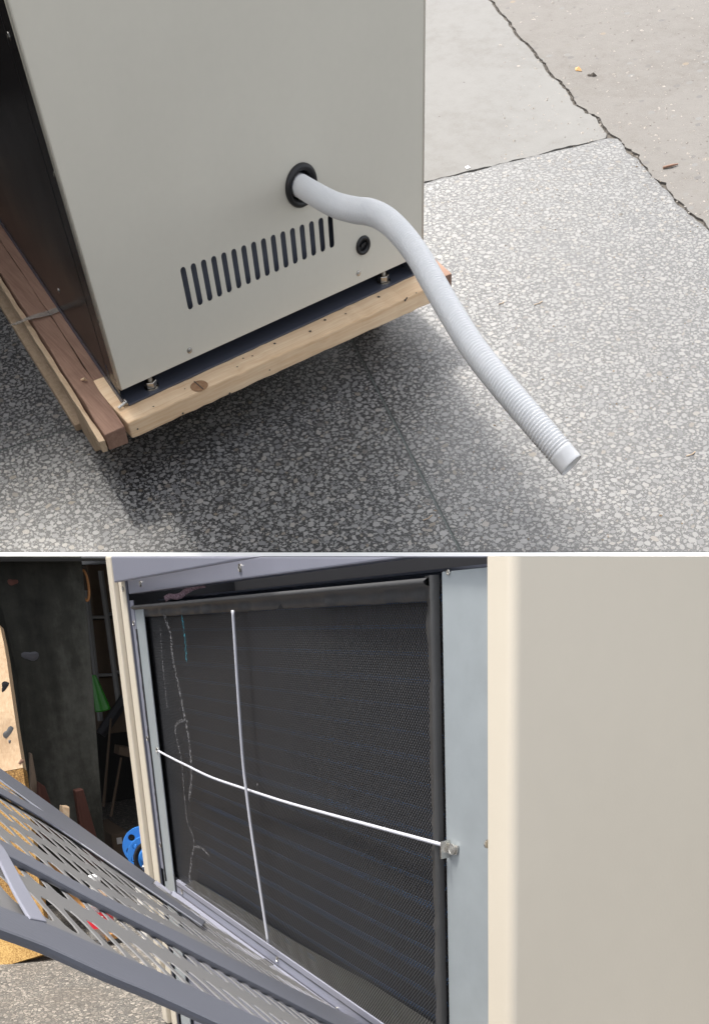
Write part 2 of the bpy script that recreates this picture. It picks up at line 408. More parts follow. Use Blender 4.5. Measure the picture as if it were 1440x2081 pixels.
# the marble chips ground flush with the binder, large ones first
def chips():
    cell = .011; grid = {}; V = []; Fc = []; K = 0
    se = unit((S0-S1)); re = redge
    rx = np.array([p[0] for p in red]); ry = np.array([p[1] for p in red]); o_ = np.argsort(ry); rx = rx[o_]; ry = ry[o_]
    PXL = RA @ np.eye(3)
    for r0, r1, tries in ((.0088, .0125, 9000), (.0062, .0088, 42000), (.0040, .0062, 90000)):
        x = rng.uniform(-.1, 3.4, tries); y = rng.uniform(.9, 3.6, tries); r = rng.uniform(r0, r1, tries)
        P = np.stack([x, y, np.zeros(tries)], 1)-CAM; q = P @ RA.T; u = q[:, 0]/q[:, 2]*F+PPX; v = q[:, 1]/q[:, 2]*F+PPY
        ok = (u > -60) & (u < 1500) & (v < 1118) & (v > 250)
        d_seam = (x-S0[0])*(-se[1])+(y-S0[1])*se[0]; d_seam = d_seam if se[0] > 0 else -d_seam
        ok &= d_seam < -.012
        ok &= x < np.interp(y, ry, rx, left=9., right=S0[0])-.014
        ok &= ~((x > x0c+.15) & (x < x1c-.1) & (y > yFc+.12))
        dj = (x-JT[0])*nu[0]+(y-JT[1])*nu[1]; dk = (x-JT[0])*nv[0]+(y-JT[1])*nv[1]
        ok &= ~((np.abs(dj) < r+.003) & (dk < 0)) & ~((np.abs(dk) < r+.003) & (dj < 0))
        for i in np.nonzero(ok)[0]:
            gx, gy = int(x[i]//cell), int(y[i]//cell); bad = False; xi, yi, ri = x[i], y[i], r[i]
            for a in (-2, -1, 0, 1, 2):
                for b in (-2, -1, 0, 1, 2):
                    for (px, py, pr) in grid.get((gx+a, gy+b), ()):
                        if (px-xi)**2+(py-yi)**2 < (.90*(pr+ri))**2: bad = True; break
                    if bad: break
                if bad: break
            if bad: continue
            grid.setdefault((gx, gy), []).append((xi, yi, ri))
            n = random.choice((4, 5, 5, 6, 6, 7)); th = random.random()*6.283; el = random.uniform(.58, 1.0); k0 = len(V); z = random.uniform(.00015, .0004)
            ca, sa = math.cos(th), math.sin(th); ph = random.random()
            for k in range(n):
                t = 2*math.pi*(k+ph+random.uniform(-.28, .28))/n; rr = ri*random.uniform(.92, 1.14); ex, ey = math.cos(t)*rr*1.08, math.sin(t)*rr*el
                V.append((xi+ex*ca-ey*sa, yi+ex*sa+ey*ca, z))
            Fc.append(tuple(range(k0, k0+n)))
    return V, Fc
x0c = A(248, 793, (0, 1, 0), 2.493)[0]; x1c = A(858, 470, (0, 1, 0), 2.493)[0]; yFc = 2.493
cv_, cf_ = chips()
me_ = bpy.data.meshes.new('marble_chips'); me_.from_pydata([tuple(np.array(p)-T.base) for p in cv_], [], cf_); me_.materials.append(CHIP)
co_ = bpy.data.objects.new('marble_chips', me_); col.objects.link(co_); co_.parent = T.o; co_['kind'] = 'stuff'
print('chips', len(cf_))
JM = concrete('joint_mortar', (.13, .145, .14), .2, bscale=.4)
T.add('joint_strip', join(obox(ul-nu*.007-np.array([0, 0, .02]), JT-ul+nv*.0, nu*.014, (0, 0, .0185)), obox(JT-nv*.007-np.array([0, 0, .02]), JE-JT, nv*.014, (0, 0, .0186))), JM)
cs = densify([far]+crack, .004)
Cn = Thing('smooth_concrete_slab', FR_A, crack[6], kind='structure')
sn = np.array([-sdir[1], sdir[0], 0]); sn = sn if sn[1] > 0 else -sn
s2 = jag(back_l+sn*.008, S0+sn*.008-sdir*.010, 90, .0035)
nl = lambda P, s: [p+np.array([-.7, .7, 0])*s for p in P]
Cn.add('concrete_slab', slab(s2 + nl(cs[::-1], .008) + [far+np.array([-3.5, 1.5, 0])], (0, 0, -.03)), CONC)
Rn = Thing('rough_concrete_ground', FR_A, Ag(1350, 200), kind='structure')
nr = lambda P, s: [p+np.array([.7, -.5, 0])*s for p in P]
pr = nr(cs, .009) + nr(densify(redge+[rfar], .005), .010) + [rfar+np.array([1.2, .3, 0]), rfar+np.array([3.5, 2.5, 0]), far+np.array([2.5, 2.5, 0])]
Rn.add('rough_slab', slab(pr, (0, 0, -.03)), ROUGH)
sp_ = [p*np.array([1, 1, 0]) for p in (FL+np.array([-.2, .2, 0]), rlow, rfar+np.array([3.4, 2.4, 0]), far+np.array([2.3, 2.3, 0]), far+np.array([-3.4, 1.4, 0]), back_l+np.array([-.3, .3, 0]))]
o = mesh('soil', slab([p-np.array([0, 0, .007]) for p in sp_], (0, 0, -.02)), SOIL); o['kind'] = 'structure'
# grit fallen in the cracks and loose on the rough ground
def pebble(c, r):
    v = [(1, 0, 0), (-1, 0, 0), (0, 1, 0), (0, -1, 0), (0, 0, 1), (0, 0, -1)]; f = [(0, 2, 4), (2, 1, 4), (1, 3, 4), (3, 0, 4), (2, 0, 5), (1, 2, 5), (3, 1, 5), (0, 3, 5)]
    a = rng.uniform(0, 6.3); ca, sa = math.cos(a), math.sin(a); s = rng.uniform(.6, 1.3, 3)*r; s[2] *= .55; out = []
    for p in v:
        q = np.array(p)*s*rng.uniform(.75, 1.2); out.append((c[0]+q[0]*ca-q[1]*sa, c[1]+q[0]*sa+q[1]*ca, c[2]+q[2]))
    return out, f
G = []
for P in (cs, red, s2):
    for i in range(len(P)-1):
        for k in range(4 if P is not s2 else 2):
            c = P[i]+(P[i+1]-P[i])*rng.random()+np.array([rng.normal(0, .008), rng.normal(0, .008), 0]); c[2] = -.003
            G.append(pebble(c, rng.uniform(.002, .006)))
o = mesh('crack_grit', join(*G), SOIL); tag(o, 'dark grit and crumbs lying in the cracks between the slabs', 'grit', kind='stuff')
G = []
for i in range(900):
    q = Ag(rng.uniform(1010, 1500), rng.uniform(-20, 470))
    if q[0]*0 == 0 and ((q-S0)@np.array([.55, -.83, 0]) > .06 or True):
        G.append(pebble(q, abs(rng.normal(0, .0028))+.0012))
o = mesh('loose_grit', join(*G), concrete('grit_stone', (.36, .33, .3), .4)); tag(o, 'fine loose grit scattered over the rough concrete ground', 'grit', kind='stuff')
G = []
for i in range(260):
    q = Ag(rng.uniform(880, 1440), rng.uniform(300, 1100)); G.append(pebble(q, abs(rng.normal(0, .0018))+.001))
o = mesh('floor_crumbs', join(*G), concrete('brown_crumbs', (.2, .15, .1), .4)); tag(o, 'tiny brown crumbs scattered on the sunlit terrazzo', 'crumbs', kind='stuff')
for nm, px, r, m, lab, cat in (('stone_chip', (950, 341), .013, WHITE, 'white stone chip lying on the seam between concrete and terrazzo', 'stone'),
                               ('brick_fragment', (1174, 142), .017, paint('orange_brick', (.52, .3, .12), .8), 'flat orange fragment set in the rough concrete', 'stone'),
                               ('dark_stone', (1204, 154), .013, SOIL, 'small dark stone lying right of the orange fragment', 'stone'),
                               ('dark_stone', (1196, 154), .010, SOIL, 'small dark stone lying close to the orange fragment, the left of two', 'stone'),
                               ('twig_end', (1362, 340), .016, BROWN, 'short brown twig lying on rough concrete near the crack', 'twig')):
    q = Ag(*px)
    if 'twig' in nm: vf = tube([q+np.array([-.03, .012, .004]), q+np.array([0, 0, .006]), q+np.array([.03, -.006, .004])], [.004, .0045, .002], 7)
    else: vf = pebble(q+np.array([0, 0, .002]), r)
    single(nm, vf, m, FR_A, q, lab, cat)
for px, dx in (((1095, 618), 1), ((1405, 925), 1), ((870, 1055), -1), ((1020, 618), .6)):
    q = Ag(*px); single('straw', tube([q+np.array([-.018*dx, .006, .002]), q+np.array([0, 0, .003]), q+np.array([.016*dx, .004, .002])], .0013, 5), BROWNS, FR_A, q,
        {1095: 'thin straw on terrazzo right of the hose middle', 1405: 'thin straw on terrazzo near the right edge beyond the hose end', 870: 'short straw on terrazzo beside the floor joint', 1020: 'short straw on terrazzo just right of the hose'}[px[0]], 'straw')
# white edging along the near edge of the floor
wa, wb = Ag(-300, 1122.6), Ag(1700, 1122.6); wc, we = Ag(1700, 1130.2), Ag(-300, 1130.2)
single('floor_edging', slab([wa, wb, wc, we], (0, 0, -.03)), WHITE, FR_A, wa, 'thin white edging strip along the near edge of terrazzo floor', 'edging')

# ---------------------------------------------------------------- pallet
ZT, ZB = .20, .1527
P0 = Ag(213, 884, ZT); dd = unit(np.array([.1255, .9921, 0])); dx = np.array([dd[1], -dd[0], 0]); up = np.array([0, 0, 1.])
PL = Thing('wooden_pallet', FR_A, (P0[0], P0[1], 0), 'wooden pallet of pale and red brown boards under the cream cabinet', 'pallet')
yF = 2.493
def board(o, a, b, c, n, amp):   # long board with slightly uneven edges
    o, a, b, c = (np.array(t, float) for t in (o, a, b, c)); rows = []
    for i in range(n+1):
        j = [rng.normal(0, amp, 3) for _ in range(4)]
        q = o+a*i/n; rows.append([q+j[0], q+b+j[1], q+b+c+j[2], q+c+j[3]])
    V = [p for r in rows for p in r]; Fc = [(3, 2, 1, 0), tuple(4*n+k for k in range(4))]
    for i in range(n):
        for k in range(4): Fc.append((4*i+k, 4*i+(k+1) % 4, 4*(i+1)+(k+1) % 4, 4*(i+1)+k))
    return V, Fc
bw = np.linalg.norm(Ag(256, 866, ZT)-P0)
th = np.array([0, 0, ZB-ZT])
fr = unit(Ag(252, 862, ZT)-P0)
PL.add('deck_board', board(P0, dd*2.3, dx*bw*.93, th*1.05, 26, .0012), BROWN, bevel=.004)
PL.add('bark_edge', board(P0-dx*.004+th*.30, dd*2.3, -dx*.016, th*.75, 40, .0012), BROWNS, bevel=.003)
fo = Ag(258, 861, ZT); fe = Ag(871, 585, ZT); fdir = unit(fe-fo); fn = np.array([-fdir[1], fdir[0], 0])
flen = np.linalg.norm(fe-fo)
PL.add('front_board', board(fo+fdir*.003, fdir*(flen+.01), fn*.25, th*1.02, 40, .0009), PALE, bevel=.005)
q2 = P0+dx*(bw*.93+.0008)+dd*.262
PL.add('deck_board', board(q2+th*.01, dd*2.0, dx*.16, th*.9, 20, .001), BROWN, bevel=.003)
e1 = Ag(918, 556, ZT)
PL.add('deck_board', board(e1-dx*.10, dd*2.0, dx*.10, th*1.0, 18, .001), BROWN, bevel=.004)
PL.add('cross_board', board(fo+fdir*.1+fn*1.6, fdir*(flen-.12), fn*.15, th, 10, .001), PALE, bevel=.004)
for k, (o_, w_, l_) in enumerate(((np.array([.752, 2.668, 0]), .10, .12), (np.array([.95, 4.2, 0]), .1, .12), (np.array([1.80, 2.72, 0]), .1, .12), (np.array([1.95, 4.2, 0]), .1, .12))):
    PL.add('block', obox(o_, dx*w_, dd*l_, up*(ZB-.001)), PALED, bevel=.004)
PL.add('runner', obox(np.array([.752, 2.80, .0]), dx*.1, dd*1.5, up*.022), PALED, bevel=.003)
PL.add('runner', obox(np.array([1.81, 2.86, .0]), dx*.1, dd*1.4, up*.022), PALED, bevel=.003)
# knots and nail holes in the pale board
kc = Ag(405, 784, ZT+.0008); KN = wood('knot_wood', (.25, .13, .07), (.45, .28, .16), 2, 2.0)
PL.add('knot', lathe(kc, up, [(0, .026), (.0008, .025), (.0010, .012), (.0006, .001)], 22), KN)
H = []
for px in ((482, 745), (531, 703), (558, 698), (630, 673), (702, 637), (769, 603), (830, 573), (836, 590), (494, 728), (513, 723), (660, 650), (845, 595), (770, 588), (376, 790), (312, 826)):
    H.append(lathe(Ag(*px, ZT+.0007), up, [(0, rng.uniform(.002, .0048)), (.0005, .0015)], 9))
for px in ((823, 610), (826, 606), (640, 727), (467, 800), (372, 840), (280, 872), (548, 752), (461, 811)):
    p = A(*px, fn, fn@(fo)-.0022); H.append(lathe(p, -fn, [(0, rng.uniform(.002, .004)), (.0004, .0012)], 9))
PL.add('nail_hole', join(*H), SOIL, kind='stuff')
PL.add('knot_crack', obox(kc+np.array([-.001, -.024, .0008]), (.003, .004, 0), (-.002, .050, 0), up*.0006), SOIL)
bp = Ag(826, 574, ZT+.0006); PL.add('dark_knot', lathe(bp, up, [(0, .016), (.0006, .012), (.0004, .001)], 11), BROWN)
PL.add('corner_nail', join(tube([Ag(241, 830, ZT+.006), Ag(255, 818, ZT+.012)], .0045, 10), lathe(Ag(255, 818, ZT+.012), Ag(255, 818, ZT+.012)-Ag(241, 830, ZT+.006), [(0, .009), (.003, .009), (.005, .005)], 12)), STEEL, smooth=False)
PL.add('splinter', tube([Ag(166, 772, ZT+.002), Ag(172, 770, ZT+.010), Ag(178, 773, ZT+.003)], [.003, .004, .001], 6), PALE)
# clear plastic strip stuck on the board
cl = Mat('clear_plastic_film'); cl.set(Base_Color=(.45, .42, .38), Roughness=.25, Alpha=.45, Transmission_Weight=.2); CLEAR = cl.m
sp = [Ag(118, 629, ZT+.004), Ag(100, 636, ZT+.006), Ag(75, 642, ZT+.008), Ag(55, 648, ZT+.004), Ag(35, 657, ZT-.02), Ag(16, 662, ZT-.03)]
V = []; wds = [.014, .014, .012, .008, .007, .003]
for p, w_ in zip(sp, wds): V += [p+dd*w_, p-dd*w_]
single('plastic_strip', (V, [(2*i, 2*i+1, 2*i+3, 2*i+2) for i in range(5)]), CLEAR, FR_A, sp[3], 'torn strip of clear plastic film across the red brown pallet board', 'plastic strip', solid=.0008)

# ---------------------------------------------------------------- cream cabinet on the pallet
x0 = A(248, 793, (0, 1, 0), yF)[0]; x1 = A(858, 470, (0, 1, 0), yF)[0]; zb = A(248, 793, (0, 1, 0), yF)[2]; ZTOP = 2.5; DEP = 2.4
CA = Thing('floor_standing_cabinet', FR_A, ((x0+x1)/2, yF, ZT), 'tall cream sheet metal cabinet with slot vents standing on the pallet', 'cabinet')
def Af(x, y, e=0.): return A(x, y, (0, 1, 0), yF-e)
holes = []
tl, tr, bl_, br_ = Af(373.5, 541.5), Af(671.3, 435.5), Af(386, 630), Af(674, 504.3)
slw = (tr[0]-tl[0])/15*.265
for k in range(16):
    t = k/15; a = tl*(1-t)+tr*t; b = bl_*(1-t)+br_*t
    c = (a+b)/2; h = (a[2]-b[2])/2
    holes.append(stadium((c[0], yF, c[2]), (0, 0, h), (slw, 0, 0), 6))
gc = Af(611, 376); gl = Af(737, 498)
holes.append(ring(gc, (1, 0, 0), (0, 0, 1), .040)); holes.append(ring(gl, (1, 0, 0), (0, 0, 1), .017, 20))
fp = holes_panel([(x0, yF, zb), (x1, yF, zb), (x1, yF, ZTOP), (x0, yF, ZTOP)], holes, (0, 1, 0), .0018)
PN = CA.add('front_panel', fp, CREAM)
# rolled edges and bent returns of the panel
rl = .011
def roll(xe, s, rl=.011):   # rounded vertical corner from the front plane round to the side
    pr = [(xe, yF)] + [(xe+s*rl*math.sin(t), yF+rl-rl*math.cos(t)) for t in np.linspace(.15, math.pi/2, 7)] + [(xe+s*rl, yF+(.06 if s > 0 else .021))]
    V = []; 
    for p in pr: V += [(p[0], p[1], zb), (p[0], p[1], ZTOP)]
    return V, [(2*i, 2*i+1, 2*i+3, 2*i+2) for i in range(len(pr)-1)]
CA.add('panel_return', roll(x1-.002, 1), CREAM, parent=PN, smooth=True, solid=.0015)
CA.add('panel_return', roll(x0+.0005, -1, .0032), CREAM, parent=PN, smooth=True, solid=.0015)
CA.add('panel_return', obox((x0, yF+.0015, zb), (x1-x0, 0, 0), (0, .03, 0), (0, 0, .0016)), CREAM, parent=PN)
def sideq(t, a, b, z0, z1): return obox(np.array([x0-.004-t, yF, z0])+dd*a, dd*(b-a), dx*.0018, up*(z1-z0))
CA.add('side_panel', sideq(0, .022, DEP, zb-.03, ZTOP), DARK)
CA.add('side_panel', box(x1+.0055, x1+.008, yF+.061, yF+DEP, zb-.03, ZTOP), CREAM)
CA.add('top_panel', slab([np.array([x0-.002, yF+.002, ZTOP]), np.array([x1+.0055, yF+.002, ZTOP]), np.array([x1+.0055, yF+DEP, ZTOP]), np.array([x0-.002, yF, ZTOP])+dd*DEP], (0, 0, .002)), CREAM)
CA.add('back_panel', box(x0+DEP*.125, x1+.0055, yF+DEP, yF+DEP+.002, zb, ZTOP), CREAM)
CA.add('inner_panel', join(box(x0+.02, x1-.02, yF+.05, yF+.053, zb+.02, ZTOP-.02), box(x0+.02, x1-.02, yF+.0265, yF+.0495, zb+.02, zb+.0725)), INNER)
xb0 = Ag(263, 826, ZT)[0]; xb1 = Ag(836, 557, ZT)[0]
BS = CA.add('base_channel', join(box(xb0, xb1, yF, yF+.12, ZT+.0008, ZT+.006), box(xb0, xb1, yF+.10, yF+.106, ZT+.0065, zb+.02), box(xb0+.002, xb1, yF+.03, yF+.0995, zb-.004, zb-.001),
     box(xb1-.005, xb1, yF+.004, yF+.0995, ZT+.0065, zb-.005)), NAVY, bevel=.001)
CA.add('base_channel', sideq(.003, .004, DEP, ZT+.0008, zb-.032), NAVY)
for px in ((779, 572), (313, 791)):
    q = Ag(*px, ZT+.006); q[1] = max(q[1], yF+.03)
    b_ = CA.add('anchor_bolt', bolt(q, up, .0095, zb-ZT-.012), STEEL, smooth=False)
    CA.add('nut', hexnut(q+up*.004, up, .0185, .017), STEEL, parent=b_, bevel=.0008)
    CA.add('washer', lathe(q, up, [(0, .022), (.003, .022)], 20), STEEL, parent=b_)
for px in ((385, 712), (728, 555)): CA.add('screw', screw(Af(*px), (0, -1, 0), .0065), STEEL)
for px in ((18, 73), (112, 355), (201, 652), (120, 591), (236, 772)):
    CA.add('screw', screw(A(*px, dx, dx@np.array([x0-.004, yF, 0])), -dx, .006), STEEL)
CA.add('seam_line', obox(np.array([x0-.0046, yF, zb])+dd*.115, dd*.0015, dx*.0005, up*(ZTOP-zb)), BLACK)
CA.add('hose_grommet', lathe(gc+np.array([0, .004, 0]), (0, -1, 0), [(-.012, .0395), (0, .0395), (.0035, .050), (.009, .0505), (.015, .047), (.017, .042), (.014, .036), (.0, .034), (-.02, .034)], 40, cap=False), BLACK, smooth=True)
CG = CA.add('cable_gland', lathe(gl+np.array([0, .002, 0]), (0, -1, 0), [(0, .0245), (.004, .025), (.008, .0235), (.009, .018), (.005, .0145), (.001, .0135)], 30, cap=False), BLACK, smooth=True)
CA.add('gland_insert', join(lathe(gl+np.array([0, .004, 0]), (0, -1, 0), [(0, .0165), (.0005, .0165)], 24), obox(gl+np.array([-.008, -.004, -.004]), (.016, 0, .004), (0, .006, 0), (0, 0, .008))), BLACK, parent=CG)

# ---------------------------------------------------------------- drain hose
hm = Mat('milky_plastic'); nv_ = hm.noise(hm.tc.outputs['Object'], 8, 4)
hm.set(Base_Color=hm.ramp(nv_, [(.3, (.86, .87, .88)), (.7, (.93, .93, .93))]), Roughness=.25, Subsurface_Weight=.2, Subsurface_Scale=.01, Transmission_Weight=.10, Specular_IOR_Level=.6)
hm.b.inputs['Subsurface Radius'].default_value = (1, 1, 1); HOSE = hm.m
hpx = [(600, 374, 2.52), (613, 379, 2.46), (640, 395, 2.385), (680, 416, 2.30), (720, 427, 2.24), (754, 432, 2.195), (786, 448, 2.15), (818, 479, 2.11), (848, 519, 2.075), (876, 567, 2.04), (915, 634, 2.0), (958, 703, 1.965), (1008, 768, 1.935), (1062, 832, 1.915), (1112, 890, 1.906), (1160, 946, 1.906)]
cp = spline([Ad(*p) for p in hpx], 40)
cum = np.concatenate([[0], np.cumsum([np.linalg.norm(cp[i+1]-cp[i]) for i in range(len(cp)-1)])]); Ln = cum[-1]
arr = np.array(cp)
def at_len(s): return np.array([np.interp(s, cum, arr[:, k]) for k in range(3)])
hr = .0272; pitch = .0076; N = int((Ln-.035)/pitch); ph, rr = [], []
for i in range(N):
    for t, q in ((0, .88), (.16, .885), (.38, 1.0), (.64, 1.0), (.84, .885)):
        ph.append(at_len((i+t)*pitch)); rr.append(hr*q)
for s, q in ((N*pitch+.001, .95), (N*pitch+.006, 1.0), (N*pitch+.008, .96), (Ln-.004, .96), (Ln, .95), (Ln-.0005, .88), (Ln-.004, .87), (Ln-.06, .84)):
    ph.append(at_len(s)); rr.append(hr*q)
vf = tube(ph[:-3], rr[:-3], 30, cap=False); n0 = len(vf[0])
tail = [vf[0][n0-30:]]
V, Fc = list(vf[0]), list(vf[1])
cE = ph[len(ph)-4]; last = [np.array(p) for p in V[n0-30:n0]]; dirE = unit(at_len(Ln)-at_len(Ln-.02))
for q, b in ((.90, .0005), (.885, -.004), (.86, -.05)):
    k = len(V); V += [cE+(p-cE)*q/.95*1.0+dirE*b for p in last]
    Fc += [(k-30+j, k-30+(j+1) % 30, k+(j+1) % 30, k+j) for j in range(30)]
single('drain_hose', (V, Fc), HOSE, FR_A, gc, 'milky white corrugated drain hose hanging out of the black grommet', 'hose', smooth=True)

# ================================================================ LOWER SET (its own axes: x along the cabinet face, y into it, z up)
yf = .3735; GZ = -.646
def yat(x, px, row):      # depth at which the line x = const shows at this place
    d = RB.T @ cv(px, row); return x*d[1]/d[0]
up = np.array([0, 0, 1.]); ZLO = GZ+.006; ZHI = .2
def xs(px, py, y): return By(px, py, y)[0]
OB = np.array([-1.0, yf, GZ])
CB = Thing('opened_cabinet', FR_B, OB, 'ivory and grey cabinet with its front grille taken off and black filter showing', 'cabinet')
def strip(px0, px1, row, y0, y1, z0=ZLO, z1=ZHI):
    return box(xs(px0, row, y0), xs(px1, row, y0), y0, y1, z0, z1)
# left ivory side panel: front edge, groove, inner lip
xa, xb_, xc, xd = xs(259.5, 1500, yf), xs(268.5, 1500, yf), None, None
y1_ = yat(xb_, 279, 1500); xi1 = xs(290, 1500, y1_); xi0 = xb_
y2_ = yat(xi1, 296.5, 1500); xp0 = xi1; xp1 = xs(303, 1500, y2_)
y3_ = yat(xp1, 304.5, 1500); ym = y3_+.008
LP = CB.add('side_panel', join(box(xa, xb_, yf, y1_+.001, ZLO, ZHI)), CREAM2, cut=True, bevel=.0025)
CB.add('side_panel_edge', box(xi0+.0001, xi1, y1_, y1_+.0015, ZLO, ZHI), CREAM2, parent=LP, cut=True)
CB.add('side_panel_skin', box(xa+.0005, xa+.0025, y1_+.0012, yf+.9, ZLO, ZHI), CREAM2, parent=LP, cut=True)
# left inner post and galvanised strip
zpost_ = By(330, 1765, y2_)[2]
CB.add('inner_post', box(xp0-.02, xp1, y2_, y2_+.0012, zpost_, By(270, 1220, y2_)[2]), GREY, cut=True)
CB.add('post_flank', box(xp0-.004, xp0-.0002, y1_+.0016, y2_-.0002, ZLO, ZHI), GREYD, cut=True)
xg0, xg1 = xp1-.01, xs(320, 1500, y3_)
CB.add('galvanised_strip', box(xg0, xg1, y3_, y3_+.002, ZLO, By(287, 1229, y3_)[2]), GALV, bevel=.0008)
# top fascia and recessed rail
zf = By(385, 1157, yf-.002)[2]
xr = xs(990, 1600, yf); xr1 = xs(1040, 1600, yf)
xf0 = xs(232, 1184, yf-.002)
CB.add('top_fascia', box(xf0, xr-.003, yf-.002, yf+.003, zf, ZHI), GREY, cut=True, bevel=.002)
yr_ = y1_+.004; zr = (By(264, 1207, yr_)[2]+By(700, 1149.5, yr_)[2])/2
CB.add('top_rail', join(box(xs(262, 1207, yr_), xr-.003, yr_, yr_+.004, zr, ZHI-.03), box(xs(262, 1207, yr_), xr-.003, yr_+.0042, yr_+.02, zr, zr+.003)), GREY, cut=True, bevel=.0015)
# right ivory side panel with rounded corner
rr_ = .006; prof = [(xr, yf+.03), (xr, yf+.003), (xr+.002, yf)] + [(xr1-rr_+rr_*math.sin(t), yf+rr_-rr_*math.cos(t)) for t in np.linspace(0, math.pi/2, 9)] + [(xr1, yf+.75)]
V = []
for p in prof: V += [(p[0], p[1], ZLO), (p[0], p[1], ZHI)]
CB.add('side_panel', (V, [(2*i, 2*i+1, 2*i+3, 2*i+2) for i in range(len(prof)-1)]), CREAM2, cut=True, solid=.002, smooth=False)
# right galvanised plate
yq_ = ym-.004; xq0, xq1 = xs(904, 1600, yq_), xs(992, 1600, yq_)
zq = (By(905, 1162, yq_)[2]+By(985, 1152, yq_)[2])/2
CB.add('galvanised_plate', box(xq0, xq1+.03, yq_, yq_+.002, ZLO, zq), GALV, cut=True, bevel=.0008)
CB.add('plate_edge', box(xr-.004, xr-.0005, yf+.006, yq_-.0005, ZLO, ZHI), GREY, cut=True)
# closing sheets of the body: roof, back, inside lining
cpl = lambda px, y: By(px, 1132.5, y)
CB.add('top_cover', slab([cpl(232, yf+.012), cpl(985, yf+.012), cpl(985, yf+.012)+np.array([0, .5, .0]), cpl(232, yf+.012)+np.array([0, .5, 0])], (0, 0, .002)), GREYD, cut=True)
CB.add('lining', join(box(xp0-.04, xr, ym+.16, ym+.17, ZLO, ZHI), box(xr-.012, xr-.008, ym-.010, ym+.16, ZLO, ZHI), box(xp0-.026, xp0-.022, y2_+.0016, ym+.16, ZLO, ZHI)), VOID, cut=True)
# ledge under the filter
yl = ym-.006; zc = (By(420, 1862, yl)[2]+By(725, 2074, yl)[2])/2; zu = (By(347, 1785, yl)[2]+By(434, 1840, yl)[2]+By(760, 2067, yl)[2])/3
xl0 = xs(331, 1773, yl)
LG = CB.add('ledge', join(box(xl0, xr-.003, yl, yl+.003, zc, zu), box(xl0-.0, xr-.003, yl+.0032, yl+.02, zu-.003, zu)), GREY, bevel=.001)
CB.add('ledge_shelf', box(xl0+.05, xr-.003, yf+.002, yl-.0003, zc-.003, zc), GREY, parent=LG, bevel=.001)
CB.add('ledge_tab', slab([By(318, 1789, yf-.01), By(348, 1812, yf-.01), By(344, 1818, yf-.02), By(420, 1880, yf-.03), By(308, 1800, yf-.03)], (0, .002, -.002)), GREY, parent=LG)
tq = Bz(541, 1955, zc+.0008)
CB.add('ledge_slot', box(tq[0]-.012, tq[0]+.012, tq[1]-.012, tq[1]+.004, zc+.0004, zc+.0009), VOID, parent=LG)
CB.add('lower_panel', box(xs(336, 2075, yf+.02), xr-.003, yf+.02, yf+.023, ZLO, zc-.004), GREY)
CB.add('base_frame', box(xa+.003, xr1-.003, yf+.03, yf+.7, GZ+.001, ZLO-.001), NAVY)
nq = By(345, 1806, yl-.002)
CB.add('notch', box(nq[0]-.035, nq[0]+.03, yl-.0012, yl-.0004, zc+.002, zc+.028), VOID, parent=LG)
# coil behind the filter, with fins and blue tubes
cm = Mat('coil_fins'); xyz = cm.new('SeparateXYZ'); cm.link(cm.tc.outputs['Object'], xyz.inputs[0])
s1 = cm.math('SINE', cm.math('MULTIPLY', xyz.outputs[0], 2200)); cm.set(Base_Color=cm.ramp(cm.math('MULTIPLY_ADD', s1, .5, .5), [(0, (.02, .024, .035)), (1, (.06, .075, .11))]), Metallic=.4, Roughness=.4); COIL = cm.m
ct = By(897, 1161.5, ym+.05)[2]
CC = CB.add('coil', box(xg0-.01, xq0+.01, ym+.05, ym+.12, ZLO, ct), COIL)
BT = paint('blue_tube', (.035, .115, .28), .35, var=.3)
for i in range(22):
    z = ct-.02-i*.0225
    CB.add('coil_tube', tube([(xg0, ym+.047, z), (xq0, ym+.047, z)], .0022 if i % 3 else .0035, 6), BT, parent=CC)
CB.add('coil_top_edge', box(xg0, xq0+.01, ym+.030, ym+.0495, ct-.001, ct+.001), NAVY, parent=CC)
# screws
FRN = (0, -1, 0)
for px, y, r in (((286.5, 1186.5), yr_, .0034), ((488.5, 1154), yr_, .0034), ((251, 1196.5), y1_, .0034), ((272.5, 1266.5), y2_, .003), ((300.5, 1501), y2_, .003), ((326.5, 1717.5), y2_, .003),
                 ((371, 1813), yl, .0032), ((564, 1949), yl, .0026), ((685, 2050), yl, .0018), ((320, 1524), y3_, .003)):
    CB.add('screw', screw(By(*px, y), FRN, r), STEEL, smooth=False)
CB.add('screw', screw(By(912, 1162.5, yq_), FRN, .0016), STEEL)
CB.add('screw', screw(Bx(991, 1715, xr), (-1, -.2, 0), .0025), STEEL)

# ---------------------------------------------------------------- filter screen
fm = Mat('woven_screen'); vv = fm.map((1, 1, 1)); xyz = fm.new('SeparateXYZ'); fm.link(vv, xyz.inputs[0])
K = 2*math.pi/.0037
sx_ = fm.math('SINE', fm.math('MULTIPLY', xyz.outputs[0], K)); sz_ = fm.math('SINE', fm.math('MULTIPLY', xyz.outputs[2], K*.9))
w1 = fm.math('MULTIPLY', sx_, sz_); w2 = fm.math('SINE', fm.math('MULTIPLY', xyz.outputs[2], K*1.8))
wv_ = fm.math('ADD', fm.math('MULTIPLY', w1, .5), .5)
dust = fm.noise(vv, 3.5, 6, .6)
fc = fm.ramp(wv_, [(.15, (.004, .004, .0055)), (.55, (.014, .0148, .018)), (.95, (.044, .046, .051))])
fc = fm.mix(fm.ramp(dust, [(.45, (0, 0, 0)), (.8, (.25, .25, .25))]), fc, (.06, .058, .053))
fm.set(Base_Color=fc, Roughness=.5, Specular_IOR_Level=.4)
fm.bump(wv_, .8, .0015)
hole = fm.math('LESS_THAN', wv_, .26)
